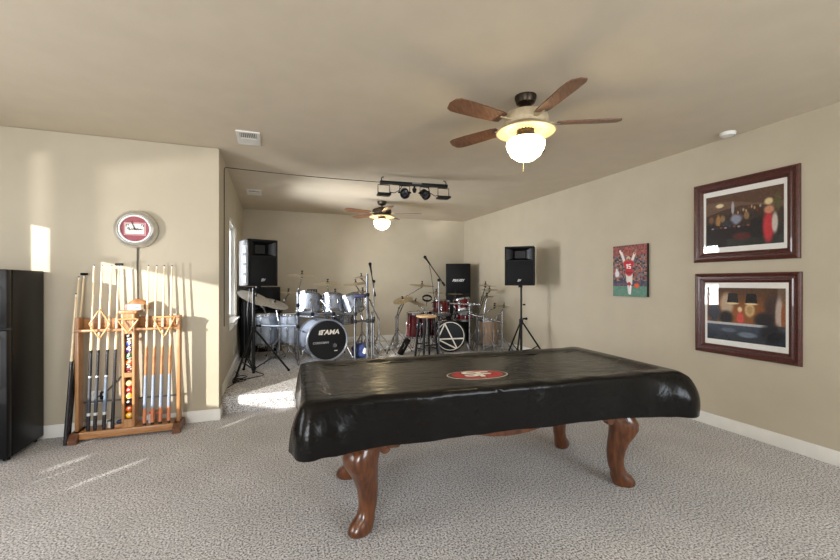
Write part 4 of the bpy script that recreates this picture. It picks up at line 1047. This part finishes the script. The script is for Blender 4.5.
# dark pedal beside the red kit
t = thing('hi_hat_pedal', 'black pedal case leaning beside the left red floor tom', 'case', (2.06, 6.34, SZ), R(10))
B().box((0, 0, .13), (.085, .08, .30), .012, M=Matrix.Rotation(R(32), 4, 'Y')).build('case_body', BLACK, t)
B().tube([(-.02, -.05, .20), (-.02, -.075, .16), (-.045, -.05, .10)], .006, 6).build('handle', STEEL, t)
# cables on the raised floor by the left stand
def cable(pts, r, label):
    P_ = [Vector(p) for p in pts]; out = []
    for i in range(len(P_)-1):
        p0, p1, p2, p3 = P_[max(i-1, 0)], P_[i], P_[i+1], P_[min(i+2, len(P_)-1)]
        for k in range(6):
            u = k/6; out.append(.5*((2*p1)+(-p0+p2)*u+(2*p0-5*p1+4*p2-p3)*u*u+(-p0+3*p1-3*p2+p3)*u**3))
    out.append(P_[-1])
    tag(B().tube(out, r, 6).build('cable', BLACK), label, 'cable', 'cables by the left speaker stand')
z = SZ+.006
cable([(-.27, 5.62, 1.30), (-.30, 5.68, 1.0), (-.29, 5.66, .7), (-.31, 5.60, .45), (-.22, 5.62, .25), (-.10, 5.56, z), (-.20, 5.44, z), (-.36, 5.34, z), (-.43, 5.26, z+.01), (-.40, 5.40, z), (-.30, 5.33, z), (-.37, 5.24, z), (-.45, 5.33, z), (-.42, 5.6, z)], .006, 'black cable dropping from the left loudspeaker and coiling by its stand')
cable([(-.46, 5.85, z), (-.40, 5.66, z), (-.44, 5.50, z), (-.36, 5.42, z), (-.30, 5.52, z), (-.38, 5.58, z), (-.45, 5.42, z), (-.38, 5.30, z), (-.44, 5.12, z), (-.47, 5.0, z)], .006, 'loose black cable lying along the window wall')

# ------------------------------------------------------------------ light
def sun(name, az, el, e, colr, ang):
    l = bpy.data.lights.new(name, 'SUN'); l.energy = e; l.color = colr; l.angle = R(ang)
    o = bpy.data.objects.new(name, l); C.objects.link(o)
    d = Vector((math.sin(R(az))*math.cos(R(el)), math.cos(R(az))*math.cos(R(el)), -math.sin(R(el))))
    o.rotation_euler = d.to_track_quat('-Z', 'Y').to_euler(); return o
sun('sun', 46, 9.5, 11.0, (1.0, .96, .88), .5)
sun('sun_glint_off_the_ground', 46, -10.5, 2.3, (1.0, .97, .92), 3.0)
def area(name, loc, direction, sx, sy, e, colr):
    l = bpy.data.lights.new(name, 'AREA'); l.shape = 'RECTANGLE'; l.size = sx; l.size_y = sy; l.energy = e; l.color = colr
    o = bpy.data.objects.new(name, l); C.objects.link(o); o.location = loc
    o.rotation_euler = Vector(direction).to_track_quat('-Z', 'Y').to_euler(); return o
DAY = (.93, .96, 1.0)
area('rear_window_daylight', (-2.05, YR-.05, 1.62), (.1, 1, .0), 1.7, 1.45, 200, DAY)
area('rear_window_daylight', (2.75, YR-.05, 1.62), (-.1, 1, .0), 1.9, 1.45, 130, (.86, .93, 1.0))
area('side_window_daylight', (XL-.06, 2.1, 1.4), (1, 0, .1), 1.7, 1.3, 60, DAY)
area('alcove_window_daylight', (CX-.20, (WY0+WY1)/2, (WZ0+WZ1)/2), (1, 0, .02), 1.0, 1.25, 230, DAY)
w = bpy.data.worlds.new('World'); bpy.context.scene.world = w; w.use_nodes = True
bgn = w.node_tree.nodes['Background']; bgn.inputs['Color'].default_value = (.85, .93, 1.0, 1); bgn.inputs['Strength'].default_value = 1.5

# ------------------------------------------------------------------ camera
cd = bpy.data.cameras.new('Camera'); cam = bpy.data.objects.new('Camera', cd); C.objects.link(cam)
cd.sensor_width = 36; cd.lens = 36*400/840; cd.shift_y = 3/840
cam.location = (0, 0, 1.38); cam.rotation_euler = (R(90), 0, R(-20.3)); cd.clip_start = .05
sc_ = bpy.context.scene; sc_.camera = cam
vs = sc_.view_settings; vs.view_transform = 'Standard'; vs.look = 'None'; vs.gamma = 1; vs.use_curve_mapping = False; vs.exposure = -0.3
sc_.cycles.use_denoising = True; sc_.cycles.max_bounces = 10; sc_.cycles.diffuse_bounces = 6; sc_.cycles.transparent_max_bounces = 12
sc_.cycles.sample_clamp_indirect = 6
